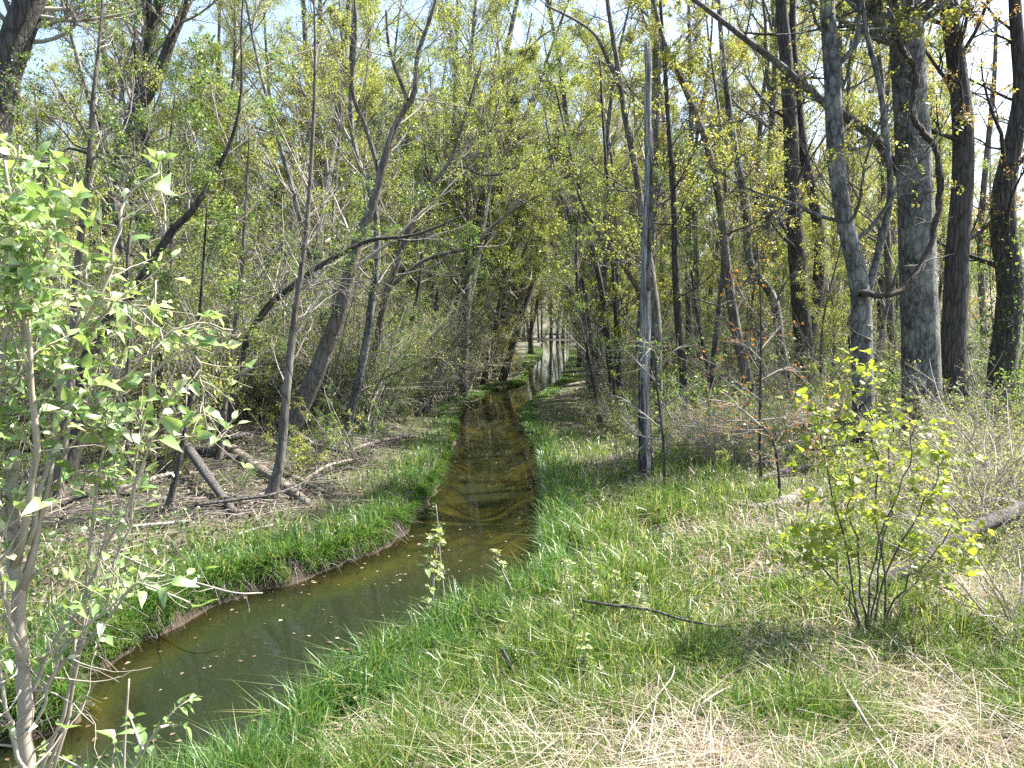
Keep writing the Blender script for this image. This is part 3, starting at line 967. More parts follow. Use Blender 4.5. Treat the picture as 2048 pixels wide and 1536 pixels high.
hero("leaning_tree", "curved dark trunk arching right through the thicket on the left bank", "tree", 66, 16.0,
     [(446, 905, 17.2), (462, 800, 15.6), (476, 740, 14), (498, 670, 13.3), (540, 608, 13.3), (585, 572, 12.5), (640, 532, 10.9), (690, 505, 9.4), (745, 480, 7.8), (830, 470, 5.5), (930, 430, 3.1)],
     M_DARK, dict(BR_L, t0=0.35, L1=2.0), LF_L, ML_SHRUB, k=11)
hero("leaning_tree", "tree with a long crooked limb reaching right over the stream from the left bank", "tree", 67, 21.0,
     [(735, 800, 19.5), (752, 700, 16.5), (770, 600, 14.2), (800, 510, 12.8), (828, 440, 11.2), (858, 375, 9.8), (892, 335, 8.2), (912, 290, 6.8), (940, 200, 5.2), (965, 120, 3)],
     M_BROWN, dict(BR_L, t0=0.35, L1=2.8), LF_L, ML_MAPLE,
     limbs_px=[dict(pts=[(892, 335, 6), (930, 335, 5.2), (965, 350, 4.5), (1010, 345, 3.8), (1060, 315, 2.2), (1090, 300, 1.5)]), dict(pts=[(780, 575, 9), (850, 520, 7.5), (940, 495, 6.8), (965, 478, 6), (1000, 440, 4.5), (1060, 400, 3), (1090, 385, 1.5)]), dict(pts=[(960, 335, 3.8), (985, 250, 3), (1000, 190, 1.5)])], k=12)
hero("leaning_tree", "big dark double trunk leaning right near the top left of the wood", "tree", 68, 22.0,
     [(150, 860, 50), (175, 700, 44), (205, 500, 38), (240, 330, 32), (275, 220, 28), (312, 160, 24), (340, 80, 19), (372, 0, 16), (410, -150, 10), (430, -300, 5)],
     M_DARK, dict(BR_L, t0=0.4, L1=3.4), dict(LF_L, size=0.06), ML_SHRUB,
     limbs_px=[dict(pts=[(250, 300, 26), (290, 130, 22), (305, 50, 19), (318, 0, 17), (330, -150, 10)], Y=22.3)], k=14)
hero("large_tree", "thick shadowy trunk cut off by the top left edge, behind the foreground bush", "tree", 69, 15.0,
     [(-60, 960, 80), (-50, 700, 72), (-30, 400, 66), (0, 180, 62), (35, 60, 56), (70, -40, 50), (120, -220, 36), (150, -420, 14)],
     M_DARK, dict(BR_L, t0=0.45, L1=2.0, rr1=0.2), dict(LF_L, size=0.06), ML_SHRUB, k=16)
for i, (pts, Y, lab, cat) in enumerate([
        ([(330, 1045, 13), (350, 960, 12), (372, 850, 11), (386, 740, 9), (398, 640, 7), (410, 520, 5), (420, 400, 3)], 11.2, "thin brown sapling left of the dark fallen pole on the left bank", "tree"),
        ([(436, 930, 17), (444, 860, 15), (452, 790, 13), (466, 690, 11), (480, 560, 9), (490, 400, 6), (500, 250, 3)], 15.5, "dark slim stem standing behind the dark fallen pole", "tree"),
        ([(316, 880, 12), (318, 760, 11), (330, 620, 9), (345, 480, 7), (340, 320, 5), (350, 180, 3)], 16.5, "slim upright stem left of the curved arching trunk", "tree"),
        ([(640, 850, 10), (655, 740, 9), (668, 600, 8), (665, 450, 7), (676, 300, 5), (684, 150, 3)], 20, "slim upright stem just right of the leaning trunk's foot", "tree"),
        ([(800, 800, 9), (812, 700, 8), (836, 580, 7), (850, 470, 5), (880, 350, 3)], 24, "slim leaning stem nearest the stream behind the pale slender tree", "tree"),
        ([(256, 930, 13), (250, 800, 11), (262, 660, 9), (258, 520, 7), (270, 380, 5), (262, 240, 3)], 14.5, "dark upright stem right of the trunk behind the foreground bush", "tree")]):
    hero("young_tree", lab, cat, 80 + i, Y, pts, M_BROWN if i % 2 else M_DARK, dict(BR_L, m1=18, m2=5, m3=5, L1=1.5, t0=0.3), dict(LF_L, size=0.045), ML_SHRUB, k=9, n=30, flare=1.15)
print("heroes", round(time.time() - t_start, 1))


# ------------------------------------------------------------------ wood: source trees, then copies
def straight_trunk(rng, h, r0, n=26, wob=0.5, lean=0.08):
    d = np.array([rng.normal(0, lean), rng.normal(0, lean), 1.0])
    tt = np.linspace(0, 1, n)
    P = tt[:, None] * d * h
    P[:, 0] += wob * np.sin(tt * rng.uniform(3, 7) + rng.uniform(0, 6)) * tt
    P[:, 1] += wob * np.sin(tt * rng.uniform(3, 7) + rng.uniform(0, 6)) * tt
    P -= P[0]
    P[:, 2] -= 0.15
    Rd = r0 * (1 - 0.86 * tt ** 1.1)
    Rd[:2] *= 1.2
    return P, Rd


def make_source(name, cat, seed, h, r0, bark, branch, leafset, leafmat, fork=0):
    rng = np.random.default_rng(seed)
    P, Rd = straight_trunk(rng, h, r0)
    root = thing(name, "", cat)
    g = smooth_round(P, Rd, rng, 8)
    limbs = []
    for _ in range(fork):
        q, r = sprout(rng, P[None], Rd[None], 1, 0.2, 0.5, (12, 25), 0.6, 16, 0.05, 0.08, rr=0.75)
        limbs.append((q[0], r[0]))
        tubes(g, q, r, 7)
    part("trunk", g.mesh("trunk", bark, True), root)
    gb, gl = grow_tree(seed + 1, P, Rd, branch, leafset, limbs)
    part("branches", gb.mesh("branches", M_TWIG, True), root, "stuff")
    part("crown", gl.mesh("crown", leafmat, False), root, "stuff")
    return root


def make_shrub(name, seed, h, stems, spread, leafset, leafmat, twigmat, m2=7, m3=6, minr=0.0028):
    rng = np.random.default_rng(seed)
    root = thing(name, "", "shrub")
    n = 12
    a = rng.uniform(0, 2 * np.pi, stems)
    base = np.stack([np.cos(a), np.sin(a), 0 * a], -1) * rng.uniform(0.02, 0.25, stems)[:, None] + [0, 0, -0.08]
    d = nrm(np.stack([np.cos(a) * spread, np.sin(a) * spread, 1 + 0 * a], -1) + rng.normal(0, 0.12, (stems, 3)))
    Ls = h * rng.uniform(0.55, 1.1, stems)
    P = np.empty((stems, n, 3))
    P[:, 0] = base
    p = base
    for j in range(1, n):
        d = nrm(d + rng.normal(0, 0.09, d.shape) + np.stack([np.cos(a), np.sin(a), 0 * a - 0.2], -1) * 0.03 * spread)
        p = p + d * (Ls / (n - 1))[:, None]
        P[:, j] = p
    Rd = (0.006 + 0.0058 * Ls)[:, None] * np.linspace(1, 0.25, n)[None]
    for s_ in range(stems):
        g = Geo()
        tubes(g, P[s_:s_ + 1], Rd[s_:s_ + 1], 6)
        if s_ == 0:
            gs = g
        else:
            gs.merge(g)
    part("stems", gs.mesh("stems", twigmat, True), root, "stuff")
    p1, r1 = sprout(rng, P, Rd, m2, 0.12, 1.0, (30, 75), 0.35, 6, 0.16, 0.04, rr=0.55)
    p2, r2 = sprout(rng, p1, r1, m3, 0.15, 1.0, (30, 70), 0.5, 4, 0.2, 0.02, rr=0.6, minr=minr)
    gb, gl = Geo(), Geo()
    tubes(gb, p1, r1, 4)
    tubes(gb, p2, r2, 3)
    part("branches", gb.mesh("branches", twigmat, True), root, "stuff")
    C, tn = along(rng, p2, leafset['n'], 0.25, 1.0)
    C, tn = clusters(rng, C, tn, leafset.get('cl', 2), leafset.get('sp', 0.02))
    leaves(gl, rng, C, tn, leafset['size'], up=leafset.get('up', 0.8))
    part("crown", gl.mesh("crown", leafmat, False), root, "stuff")
    return root


BR_T = dict(m1=26, m2=7, m3=8, t0=0.2, a1=(30, 65), l1=0.24, u1=0.1, minr=0.004)
TALL_L = [make_source("woodland_tree", "tree", 200 + i, 17 + 2 * (i % 3), 0.16 + 0.03 * i, [M_BROWN, M_DARK, M_GREY][i % 3], BR_T, dict(n=7, cl=3, size=0.056, sp=0.08, keep=1.0), [ML_MAPLE, ML_SHRUB, ML_MAPLE][i % 3], fork=1 + i % 2) for i in range(3)]
TALL_R = [make_source("woodland_tree", "tree", 220 + i, 18 + 2 * (i % 3), 0.15 + 0.04 * i, [M_DARK, M_BROWN, M_GREY][i % 3], dict(BR_T, t0=0.3, l1=0.2), dict(n=6, cl=3, size=0.056, sp=0.08, keep=0.95), [ML_OLIVE, ML_MAPLE, ML_OLIVE][i % 3], fork=i % 2) for i in range(3)]
SLIM = [make_source("young_tree", "tree", 240 + i, 8 + 2 * i, 0.06 + 0.012 * i, [M_BROWN, M_DARK, M_GREY][i % 3], dict(BR_T, m1=20, m2=6, m3=5, t0=0.18, l1=0.26, minr=0.003), dict(n=6, cl=3, size=0.044, sp=0.06, keep=1.0), [ML_MAPLE, ML_SHRUB, ML_MAPLE][i % 3]) for i in range(3)]
SHR = [make_shrub("understory_shrub", 260 + i, 4.0 + 0.5 * i, 8 + i, 0.42, dict(n=7, cl=2, size=0.038, sp=0.035), [ML_SHRUB, ML_MAPLE, ML_SHRUB, ML_MAPLE][i % 4], M_TWIG, m2=10, m3=8) for i in range(4)]
TANG = [make_shrub("tangled_shrub", 320 + i, 4.6 + 0.9 * i, 13, 0.5, dict(n=2, cl=2, size=0.036, sp=0.03), [ML_MAPLE, ML_SHRUB][i], M_TWIG, m2=11, m3=8, minr=0.0032) for i in range(2)]
LOWS = [make_shrub("low_shrub", 280 + i, 1.7 + 0.3 * i, 8, 0.6, dict(n=4, cl=2, size=0.042, sp=0.02), [ML_MAPLE, ML_SHRUB][i % 2], M_TWIG, m2=6, m3=5, minr=0.002) for i in range(2)]
print("sources", round(time.time() - t_start, 1))

rng = np.random.default_rng(77)
used = {}


def scatter(n, ylo, yhi, side, dmin, gap, spread=0.72, ypow=1.0, xr=None, margin=5):
    """points on one bank, spaced at least gap apart"""
    pts = []
    tries = 0
    while len(pts) < n and tries < n * 60:
        tries += 1
        y = ylo + (yhi - ylo) * rng.uniform() ** ypow
        x = rng.uniform(-1, 1) * (spread * y + margin)
        if xr and not (xr[0] <= x / y <= xr[1]):
            continue
        if bool(left_side(np.array([x]), np.array([y]))[0]) != (side == 'L'):
            continue
        if stream_d([x], [y])[0] < dmin:
            continue
        if any((x - a) ** 2 + (y - b) ** 2 < gap * gap for a, b in pts):
            continue
        pts.append((x, y))
    return pts


def place_words(x, y):
    px = 1024 + x / y * F
    near = "front rows" if y < 26 else "middle rows" if y < 42 else "back rows" if y < 75 else "very back"
    if px < 430:
        h = "near the left edge"
    elif px < 900:
        h = "left of the stream"
    elif px < 1240:
        h = "beside the stream"
    elif px < 1620:
        h = "behind the dead pole"
    else:
        h = "behind the big right trunks"
    return near + " of the wood, " + h


LOOK = {}


def plant(srcs, pts, noun, smin=0.8, smax=1.2, zs=1.0):
    for j, (x, y) in enumerate(pts):
        if noun == "shrub" and y < 19.5 and 300 < 1024 + x / y * F < 800:
            continue        # the open floor round the fallen logs
        if "shrub" in noun and 17 < y < 98 and 1040 < 1024 + x / y * F < 1195:
            continue        # the open reach of the stream
        s0 = srcs[int(rng.integers(len(srcs)))]
        sc = rng.uniform(smin, smax)
        loc = (x, y, gz(x, y))
        rz = rng.uniform(0, 6.28)
        label = (LOOK[s0.name].replace("dark barked green leaved", "dark barked") if "leaning" in noun else LOOK[s0.name]) + " " + noun + ", " + place_words(x, y)
        group = label.replace(" tree", " trees", 1) if "tree" in noun else label.replace("shrub", "shrubs", 1)
        if s0.name in used:
            copy_tree(s0, loc, rz, (sc, sc, sc * zs), label, group)
        else:
            used[s0.name] = 1
            s0.location = loc
            s0.rotation_euler = (0, 0, rz)
            s0.scale = (sc, sc, sc * zs)
            s0["label"] = label
            s0["group"] = group


for lst, words in ((TALL_L, ["brown barked", "dark barked green leaved", "grey barked"]), (TALL_R, ["slender dark barked", "thick brown barked", "thick grey barked"]),
                   (SLIM, ["brown", "dark green leaved", "taller grey"]), (SHR, ["green leaved", "yellowish leaved", "tall green leaved", "tall yellowish"]), (LOWS, ["yellowish", "green leaved"]), (TANG, ["bare twigged", "tall bare twigged"])):
    for o_, w_ in zip(lst, words):
        LOOK[o_.name] = w_
plant(TALL_L, scatter(72, 24, 68, 'L', 1.5, 1.8), "tree", 0.75, 1.15)
plant(TALL_R, scatter(50, 27, 72, 'R', 1.6, 2.1, xr=(-1, 0.56)), "tree", 0.75, 1.15)
plant(TALL_L + TALL_R, scatter(55, 75, 138, 'L', 1.2, 3.0, ypow=0.8) + scatter(60, 75, 138, 'R', 1.2, 3.0, ypow=0.8), "tree", 0.85, 1.3)
LEAN = scatter(16, 29, 50, 'L', 0.4, 1.2, xr=(-0.14, 0.1), margin=1) + scatter(24, 28, 95, 'L', 0.5, 1.4, xr=(-0.16, 0.2), margin=1) + scatter(24, 34, 95, 'R', 0.5, 1.4, xr=(-0.1, 0.2), margin=1)
before = set(bpy.data.objects)
plant(SLIM + TALL_L, LEAN, "tree leaning over water", 0.75, 1.15)
for o_ in set(bpy.data.objects) - before:
    if o_.parent is None:
        tl = R(rng.uniform(8, 20)) * (1 if left_side(np.array([o_.location.x]), np.array([o_.location.y]))[0] else -1)
        o_.rotation_euler = (Matrix.Rotation(tl, 3, 'Y') @ Matrix.Rotation(o_.rotation_euler.z, 3, 'Z')).to_euler()
plant(SLIM, scatter(70, 19, 50, 'L', 0.9, 1.1), "young tree", 0.7, 1.2)
plant(SLIM, scatter(64, 23, 60, 'R', 0.9, 1.2, xr=(-1, 0.56)), "young tree", 0.6, 1.1)
plant(SHR, scatter(85, 14.5, 42, 'L', 1.5, 1.1), "shrub", 0.75, 1.3)
plant(SHR, scatter(24, 20, 46, 'L', 0.6, 1.1, xr=(-0.28, 0.05), margin=2), "shrub", 0.5, 0.95)
plant(SHR, scatter(76, 26, 60, 'R', 1.6, 1.4, xr=(-1, 0.6)), "shrub", 0.45, 0.9)
plant(SHR, scatter(48, 45, 112, 'L', 0.4, 1.6, xr=(-0.3, 0.3), margin=3) + scatter(38, 45, 112, 'R', 1.0, 1.6, xr=(-0.2, 0.35), margin=3) + scatter(24, 117, 142, 'R', 0.5, 1.2, xr=(-0.08, 0.14), margin=0), "shrub", 0.6, 1.2)
plant(TANG, scatter(62, 15, 38, 'L', 1.5, 1.1), "shrub", 0.75, 1.35)
plant(TANG, scatter(26, 20, 42, 'L', 0.7, 1.0, xr=(-0.3, 0.02), margin=1), "shrub", 0.6, 1.1)
plant(TANG, scatter(60, 22, 60, 'R', 1.5, 1.4), "shrub", 0.6, 1.2)
plant(SLIM, scatter(46, 117, 141, 'R', 0.8, 1.1, xr=(-0.07, 0.13), margin=0), "young tree", 0.9, 1.5)
plant(SLIM, scatter(50, 62, 118, 'R', 1.6, 2.0, xr=(0.06, 0.6)), "young tree", 1.0, 1.5)
plant(TALL_R, scatter(12, 121, 140, 'R', 0.8, 1.6, xr=(-0.06, 0.12), margin=0), "tree", 0.6, 1.0)
plant(LOWS, scatter(50, 13.5, 30, 'L', 1.3, 0.8), "low shrub", 0.5, 1.0)
plant(LOWS, scatter(34, 11.0, 19, 'L', 1.7, 0.5), "seedling shrub", 0.25, 0.6)
plant(LOWS, scatter(100, 14.5, 32, 'R', 1.7, 0.8), "low shrub", 0.5, 1.1)
plant(LOWS, scatter(90, 18, 46, 'R', 1.5, 0.9), "low shrub", 0.9, 1.7)

# far-off wood that reads as one mass
g, gl = Geo(), Geo()
rng2 = np.random.default_rng(78)
src = TALL_R[0]
lrng = np.random.default_rng(79)
P, Rd = straight_trunk(lrng, 19, 0.2)
bb = dict(BR_T, m1=22, m2=5, m3=3, minr=0.012)
fb, fl = grow_tree(80, P, Rd, bb, dict(n=3, cl=3, size=0.2, sp=0.12, keep=1.0))
g0 = Geo()
tubes(g0, P[None], Rd[None], 5)
for k_ in range(26):
    y = rng2.uniform(142, 190)
    x = rng2.uniform(-0.75, 0.75) * y
    a = rng2.uniform(0, 6.28)
    s = rng2.uniform(0.8, 1.3)
    Mx = np.array([[math.cos(a), -math.sin(a), 0], [math.sin(a), math.cos(a), 0], [0, 0, 1]]) * s
    tr = (x, y, gz(x, y))
    g.merge(g0, Mx, tr)
    gl.merge(fl, Mx, tr)
root = thing("distant_woodland", "", "woodland")
del root["label"], root["category"]
root["kind"] = "stuff"
o = stuff("far_woodland", gl, ML_MAPLE)
o.parent = root
o = stuff("far_woodland_trunks", g, M_BROWN, True)
o.parent = root
print("wood", round(time.time() - t_start, 1))

# ------------------------------------------------------------------ grass
def blades(g, rng, x, y, z, h, w_, lean=0.35, curl=0.5, bdir=None):
    n = len(x)
    a = rng.uniform(0, 2 * np.pi, n)
    ca, sa = np.cos(a), np.sin(a)
    b = rng.uniform(0, 2 * np.pi, n)
    if bdir is not None:
        b = bdir + rng.normal(0, 0.5, n)
    ln = np.abs(rng.normal(lean, 0.25, n))
    dx, dy = np.cos(b) * ln, np.sin(b) * ln
    base = np.stack([x, y, z - 0.01], -1)
    side = np.stack([ca, sa, 0 * a], -1) * (w_ / 2)[:, None]
    mid = base + np.stack([dx * h * 0.45, dy * h * 0.45, h * 0.6], -1)
    tip = base + np.stack([dx * h * (1 + curl), dy * h * (1 + curl), h * np.clip(1 - 0.4 * ln, 0.3, 1)], -1)
    V = np.stack([base - side, base + side, mid + side * 0.8, mid - side * 0.8, tip], 1).reshape(-1, 3)
    k = np.arange(n) * 5
    g.add(V, np.stack([k, k + 1, k + 2, k + 3], -1), np.stack([k + 3, k + 2, k + 4], -1))


def sample_area(rng, n, ylo, yhi, pw=1.6):
    """points in the view wedge, denser near the camera"""
    u = rng.uniform(0, 1, n)
    e = 2 - pw
    y = (ylo ** e + u * (yhi ** e - ylo ** e)) ** (1 / e)
    x = rng.uniform(-1, 1, n) * (0.70 * y + 0.6)
    return x, y


rng = np.random.default_rng(90)
x, y = sample_area(rng, 470000, 3.9, 46, 2.6)
d = stream_d(x, y)
p_ = grassiness(x, y, d)
tuft = 0.55 + 0.75 * noise2(x, y, 0.22, 40) + 0.3 * noise2(x, y, 0.6, 41)
keep = (rng.uniform(0, 1, len(x)) < p_ * np.clip(tuft, 0.12, 1)) & (d > 0.0)
x, y, d = x[keep], y[keep], d[keep]
left = left_side(x, y)
z = ground_z(x, y, d)
lush = sstep(1.0, 0.1, d)
h = (0.20 + 0.25 * (0.5 + 0.5 * noise2(x, y, 0.9, 12)) + 0.12 * lush * np.where(left, 0.3, 1.0)) * rng.uniform(0.55, 1.35, len(x))
h = np.where(left, h * 0.75, h) * (1 - 0.62 * sstep(13, 28, y))
wd = (0.0088 + 0.00045 * y) * rng.uniform(0.7, 1.3, len(x))
for side, nm, lab in ((left, "grass", "short green grass growing along the left bank of the stream"), (~left, "grass", "long green grass covering the right bank")):
    g = Geo()
    lu = side & (rng.uniform(0, 1, len(x)) < sstep(1.1, 0.3, d + 0.35 * noise2(x, y, 0.7, 75)))
    pl = side & ~lu
    blades(g, rng, x[pl], y[pl], z[pl], h[pl], wd[pl])
    stuff(nm, g, M_GRASS, label=lab)
    g = Geo()
    blades(g, rng, x[lu], y[lu], z[lu], h[lu], wd[lu])
    # overhanging fringe along the water's edge
    bank, other = (LBs, NBs) if nm == "grass" and "left" in lab else (NBs, LBs)
    ok = np.where((bank[:-1, 1] > 4.5) & (bank[:-1, 1] < 48) & (np.abs(bank[:-1, 0]) < 8))[0]
    sl_ = np.linalg.norm(bank[ok + 1] - bank[ok], axis=1)
    wgt = sl_ / (1 + 0.06 * bank[ok, 1])
    nf = 38000 if bank is LBs else 13000
    i_ = ok[rng.choice(len(ok), nf, p=wgt / wgt.sum())]
    nn_ = nrm(bank[i_] - other[i_])
    q_ = bank[i_] + (bank[i_ + 1] - bank[i_]) * rng.uniform(0, 1, (nf, 1)) + nn_ * (0.30 * rng.uniform(0, 1, (nf, 1)) ** 0.7 - 0.06)
    kp = noise2(q_[:, 0], q_[:, 1], 0.5, 60) > -0.6
    q_, nn_ = q_[kp], nn_[kp]
    zq = ground_z(q_[:, 0], q_[:, 1])
    kp = zq > 0.015
    q_, nn_, zq = q_[kp], nn_[kp], zq[kp]
    blades(g, rng, q_[:, 0], q_[:, 1], zq, rng.uniform(0.10, 0.26, len(q_)) * (1 - 0.65 * sstep(15, 30, q_[:, 1])), (0.0055 + 0.0005 * q_[:, 1]) * rng.uniform(0.7, 1.3, len(q_)), lean=0.7, curl=0.5, bdir=np.arctan2(-nn_[:, 1], -nn_[:, 0]))
    nv = 26000
    okv = np.where((bank[:-1, 1] > 22) & (bank[:-1, 1] < 85) & (np.abs(bank[:-1, 0]) < 9))[0]
    slv = np.linalg.norm(bank[okv + 1] - bank[okv], axis=1) / bank[okv, 1]
    iv = okv[rng.choice(len(okv), nv, p=slv / slv.sum())]
    nv_ = nrm(bank[iv] - other[iv])
    qv = bank[iv] + (bank[iv + 1] - bank[iv]) * rng.uniform(0, 1, (nv, 1)) + nv_ * 2.6 * rng.uniform(0, 1, (nv, 1)) ** 1.3
    kv = noise2(qv[:, 0], qv[:, 1], 1.4, 61) > -0.25
    qv = qv[kv]
    blades(g, rng, qv[:, 0], qv[:, 1], ground_z(qv[:, 0], qv[:, 1]), rng.uniform(0.05, 0.15, len(qv)), 0.0006 * qv[:, 1] + 0.004, lean=0.6)
    stuff('bank_grass', g, M_LUSH, label='dark lush grass overhanging the water along the ' + ('left' if bank is LBs else 'right') + ' bank')
print("grass blades", len(x), round(time.time() - t_start, 1))

# dry straw: scattered through the near grass and in matted mounds
g = Geo()
x, y = sample_area(rng, 105000, 3.9, 24, 2.6)
d = stream_d(x, y)
left = left_side(x, y)
dens = np.where(left, 0.05 * sstep(0.5, 1.5, d), (0.20 + 0.5 * sstep(0.1, 0.7, noise2(x, y, 1.2, 15)) + 0.35 * sstep(7, 4.3, y) + 0.2 * sstep(1, 3, x)) * sstep(0.35, 0.9, d))
keep = rng.uniform(0, 1, len(x)) < dens
x, y, d = x[keep], y[keep], d[keep]
z = ground_z(x, y, d)
h = rng.uniform(0.08, 0.36, len(x))
blades(g, rng, x, y, z + 0.03, h, (0.0045 + 0.0004 * y), lean=0.95, curl=0.9)
stuff("dry_grass", g, M_DRY, label="pale dead grass matted among the green blades")
for k_, (px, py, rx, ry, hh, n, lab) in enumerate([(1290, 1500, 0.8, 0.5, 0.12, 2600, "large straw mat at the bottom middle of the grass"), (1000, 1520, 0.55, 0.35, 0.08, 1200, "small straw mat left of the large straw mat"),
                                             (1700, 1310, 0.7, 0.6, 0.12, 2400, "reddish straw mat under the yellow green shrub"), (1900, 1180, 0.9, 0.6, 0.16, 2600, "straw mat beside the leaning dead log"), (1950, 1440, 0.7, 0.6, 0.12, 1800, "straw mat in the bottom right corner")]):
    g = Geo()
    c = atz(px, py, 0.55)
    n = int(n * 0.5)
    xx = c[0] + rng.normal(0, rx * 0.7, n)
    yy = c[1] + rng.normal(0, ry * 0.7, n)
    q = np.exp(-(((xx - c[0]) / rx) ** 2 + ((yy - c[1]) / ry) ** 2)) * (0.6 + 0.6 * noise2(xx, yy, 0.35, 30))
    zz = ground_z(xx, yy)
    blades(g, rng, xx, yy, zz + np.maximum(q, 0) * hh * rng.uniform(0, 1, n), rng.uniform(0.1, 0.5, n), rng.uniform(0.003, 0.008, n), lean=1.0, curl=0.9)
    stuff("dry_grass_mat", g, M_DRY, label=lab)

# dead leaves on the wood floor and twigs
g = Geo()
x, y = sample_area(rng, 130000, 4.2, 60, 2.2)
d = stream_d(x, y)
left = left_side(x, y)
gr = grassiness(x, y, d)
keep = (d > 0.12) & (rng.uniform(0, 1, len(x)) < np.where(left, 0.6, 0.5) * (1 - 0.6 * gr))
x, y, d = x[keep], y[keep], d[keep]
C = np.stack([x, y, ground_z(x, y, d) + rng.uniform(0.005, 0.035, len(x))], -1)
sz = 0.05 + 0.0012 * y
leaves(g, rng, C, np.zeros_like(C), sz, wid=0.36, up=1.6, droop=-0.1)
stuff("leaf_litter", g, M_LITTER, label="brown dead leaves strewn over the wood floor")
g = Geo()
n = 6000
x, y = sample_area(rng, n, 4.6, 45, 2.1)
d = stream_d(x, y)
x = np.r_[x, rng.uniform(-10, -1.5, 4200)]
y = np.r_[y, rng.uniform(10.5, 21, 4200)]
d = np.r_[d, stream_d(x[n:], y[n:])]
keep = (d > 0.3) & ((np.arange(len(x)) < n) | ((d > 1.4) & left_side(x, y)))
x, y, d = x[keep], y[keep], d[keep]
n = len(x)
a = rng.uniform(0, 6.28, n)
Ls = rng.uniform(0.15, 0.8, n)
P = np.stack([np.stack([x + np.cos(a) * Ls * t_ + rng.normal(0, 0.02, n), y + np.sin(a) * Ls * t_ + rng.normal(0, 0.02, n), 0 * x], -1) for t_ in (0, 0.5, 1)], 1)
P[:, :, 2] = ground_z(P[:, :, 0], P[:, :, 1]) + rng.uniform(0.01, 0.07, (n, 3)) + np.array([0, 0.03, 0])
tubes(g, P, rng.uniform(0.003, 0.010, n)[:, None] * np.array([1, 0.8, 0.5]), 4)
stuff("fallen_twigs", g, M_DEADTWIG, label="dead twigs lying over the wood floor and the grass")
g = Geo()
i = rng.integers(4, 75, 240)
f_ = rng.beta(0.6, 0.9, (240, 1))
fp = LBs[i] * (1 - f_) + NBs[i] * f_ + rng.normal(0, 0.12, (240, 2))
fp = fp[stream_d(fp[:, 0], fp[:, 1]) < -0.04]
leaves(g, rng, np.c_[fp, np.full(len(fp), 0.006)], np.zeros((len(fp), 3)), 0.055, up=14.0, droop=0.0)
stuff("floating_leaf_litter", g, M_LITTER, label="dead leaves and scraps floating on the stream")
# small herbs
g = Geo()
x, y = sample_area(rng, 80000, 4.4, 50, 2.2)
d = stream_d(x, y)
keep = (d > 0.25) & (noise2(x, y, 1.0, 21) + 0.4 * noise2(x, y, 0.3, 22) > -0.15)
x, y, d = x[keep], y[keep], d[keep]
C = np.stack([x, y, ground_z(x, y, d) + np.abs(rng.normal(0.06, 0.09, len(x)))], -1)
leaves(g, rng, C, np.zeros_like(C), 0.035 + 0.0012 * y, up=1.3)
stuff("ground_cover", g, ML_HERB, label="small green seedlings and herbs low on the ground")
# roots and dead grass hanging at the cut bank
g = Geo()
n = 700
i = rng.integers(4, 80, n)
b0 = LBs[i] + (LBs[i + 1] - LBs[i]) * rng.uniform(0, 1, (n, 1))
od = nrm(LBs[i] - NBs[i])
tt = np.array([0.0, 0.5, 1.0])
L_ = rng.uniform(0.08, 0.4, n)
top = np.c_[b0 + od * rng.uniform(0.05, 0.25, (n, 1)), 0 * L_]
top[:, 2] = ground_z(top[:, 0], top[:, 1]) + 0.01
end = np.c_[b0 - od * rng.uniform(-0.08, 0.14, (n, 1)) + rng.normal(0, 0.09, (n, 2)), rng.uniform(0.0, 0.16, n)]
mid = (top + end) / 2 + np.c_[-od * 0.04, np.full(n, 0.03)]
tubes(g, np.stack([top, mid, end], 1), rng.uniform(0.002, 0.006, n)[:, None] * np.array([1, 0.8, 0.5]), 3)
stuff("bank_roots", g, M_DEADTWIG, label="fine roots and dead stalks hanging over the cut left bank")
print("ground cover", round(time.time() - t_start, 1))


# ------------------------------------------------------------------ leaf shapes for the near shrubs
def ovate_leaf(rng, wid=0.36, fold=0.18, droop=0.25, teeth=0.0):
    t_ = np.array([0, 0.18, 0.42, 0.68, 0.86, 1.0])
    wv_ = np.array([0.0, 0.72, 1.0, 0.66, 0.26, 0.0]) * wid
    if teeth:
        wv_ = wv_ * (1 + teeth * np.array([0, 0.3, -0.25, 0.35, -0.3, 0]))
    zc = -droop * t_ ** 2 + 0.04 * np.sin(t_ * 6)
    mid = np.stack([t_, 0 * t_, zc], -1)
    lf = np.stack([t_ - 0.03, wv_, zc + fold * wv_ + rng.normal(0, 0.015, 6)], -1)
    rt = np.stack([t_ - 0.03, -wv_, zc + fold * wv_ + rng.normal(0, 0.015, 6)], -1)
    V = np.vstack([mid, lf[1:5], rt[1:5]])
    Qs, Ts = [], []
    for s0, flip in ((6, False), (10, True)):
        Ts.append([0, 1, s0] if not flip else [0, s0, 1])
        for j in range(1, 4):
            q = [j, j + 1, s0 + j, s0 + j - 1]
            Qs.append(q if not flip else q[::-1])
        Ts.append([4, 5, s0 + 3] if not flip else [4, s0 + 3, 5])
    # petiole
    g = Geo().add(V, Qs, Ts)
    return g


def lobed_leaf(rng):
    """five pointed lobes, like a young maple leaf"""
    ang = np.radians([-125, -95, -68, -40, -22, 0, 22, 40, 68, 95, 125])
    rad = np.array([0.35, 0.30, 0.72, 0.34, 0.62, 1.0, 0.62, 0.34, 0.72, 0.30, 0.35])
    V = np.stack([0.2 + rad * np.cos(ang) * 0.8, rad * np.sin(ang) * 0.8, -0.25 * rad ** 2 + rng.normal(0, 0.03, 11)], -1)
    V = np.vstack([[[0.05, 0, 0]], V])
    return Geo().add(V, None, [[0, j, j + 1] for j in range(1, 11)])


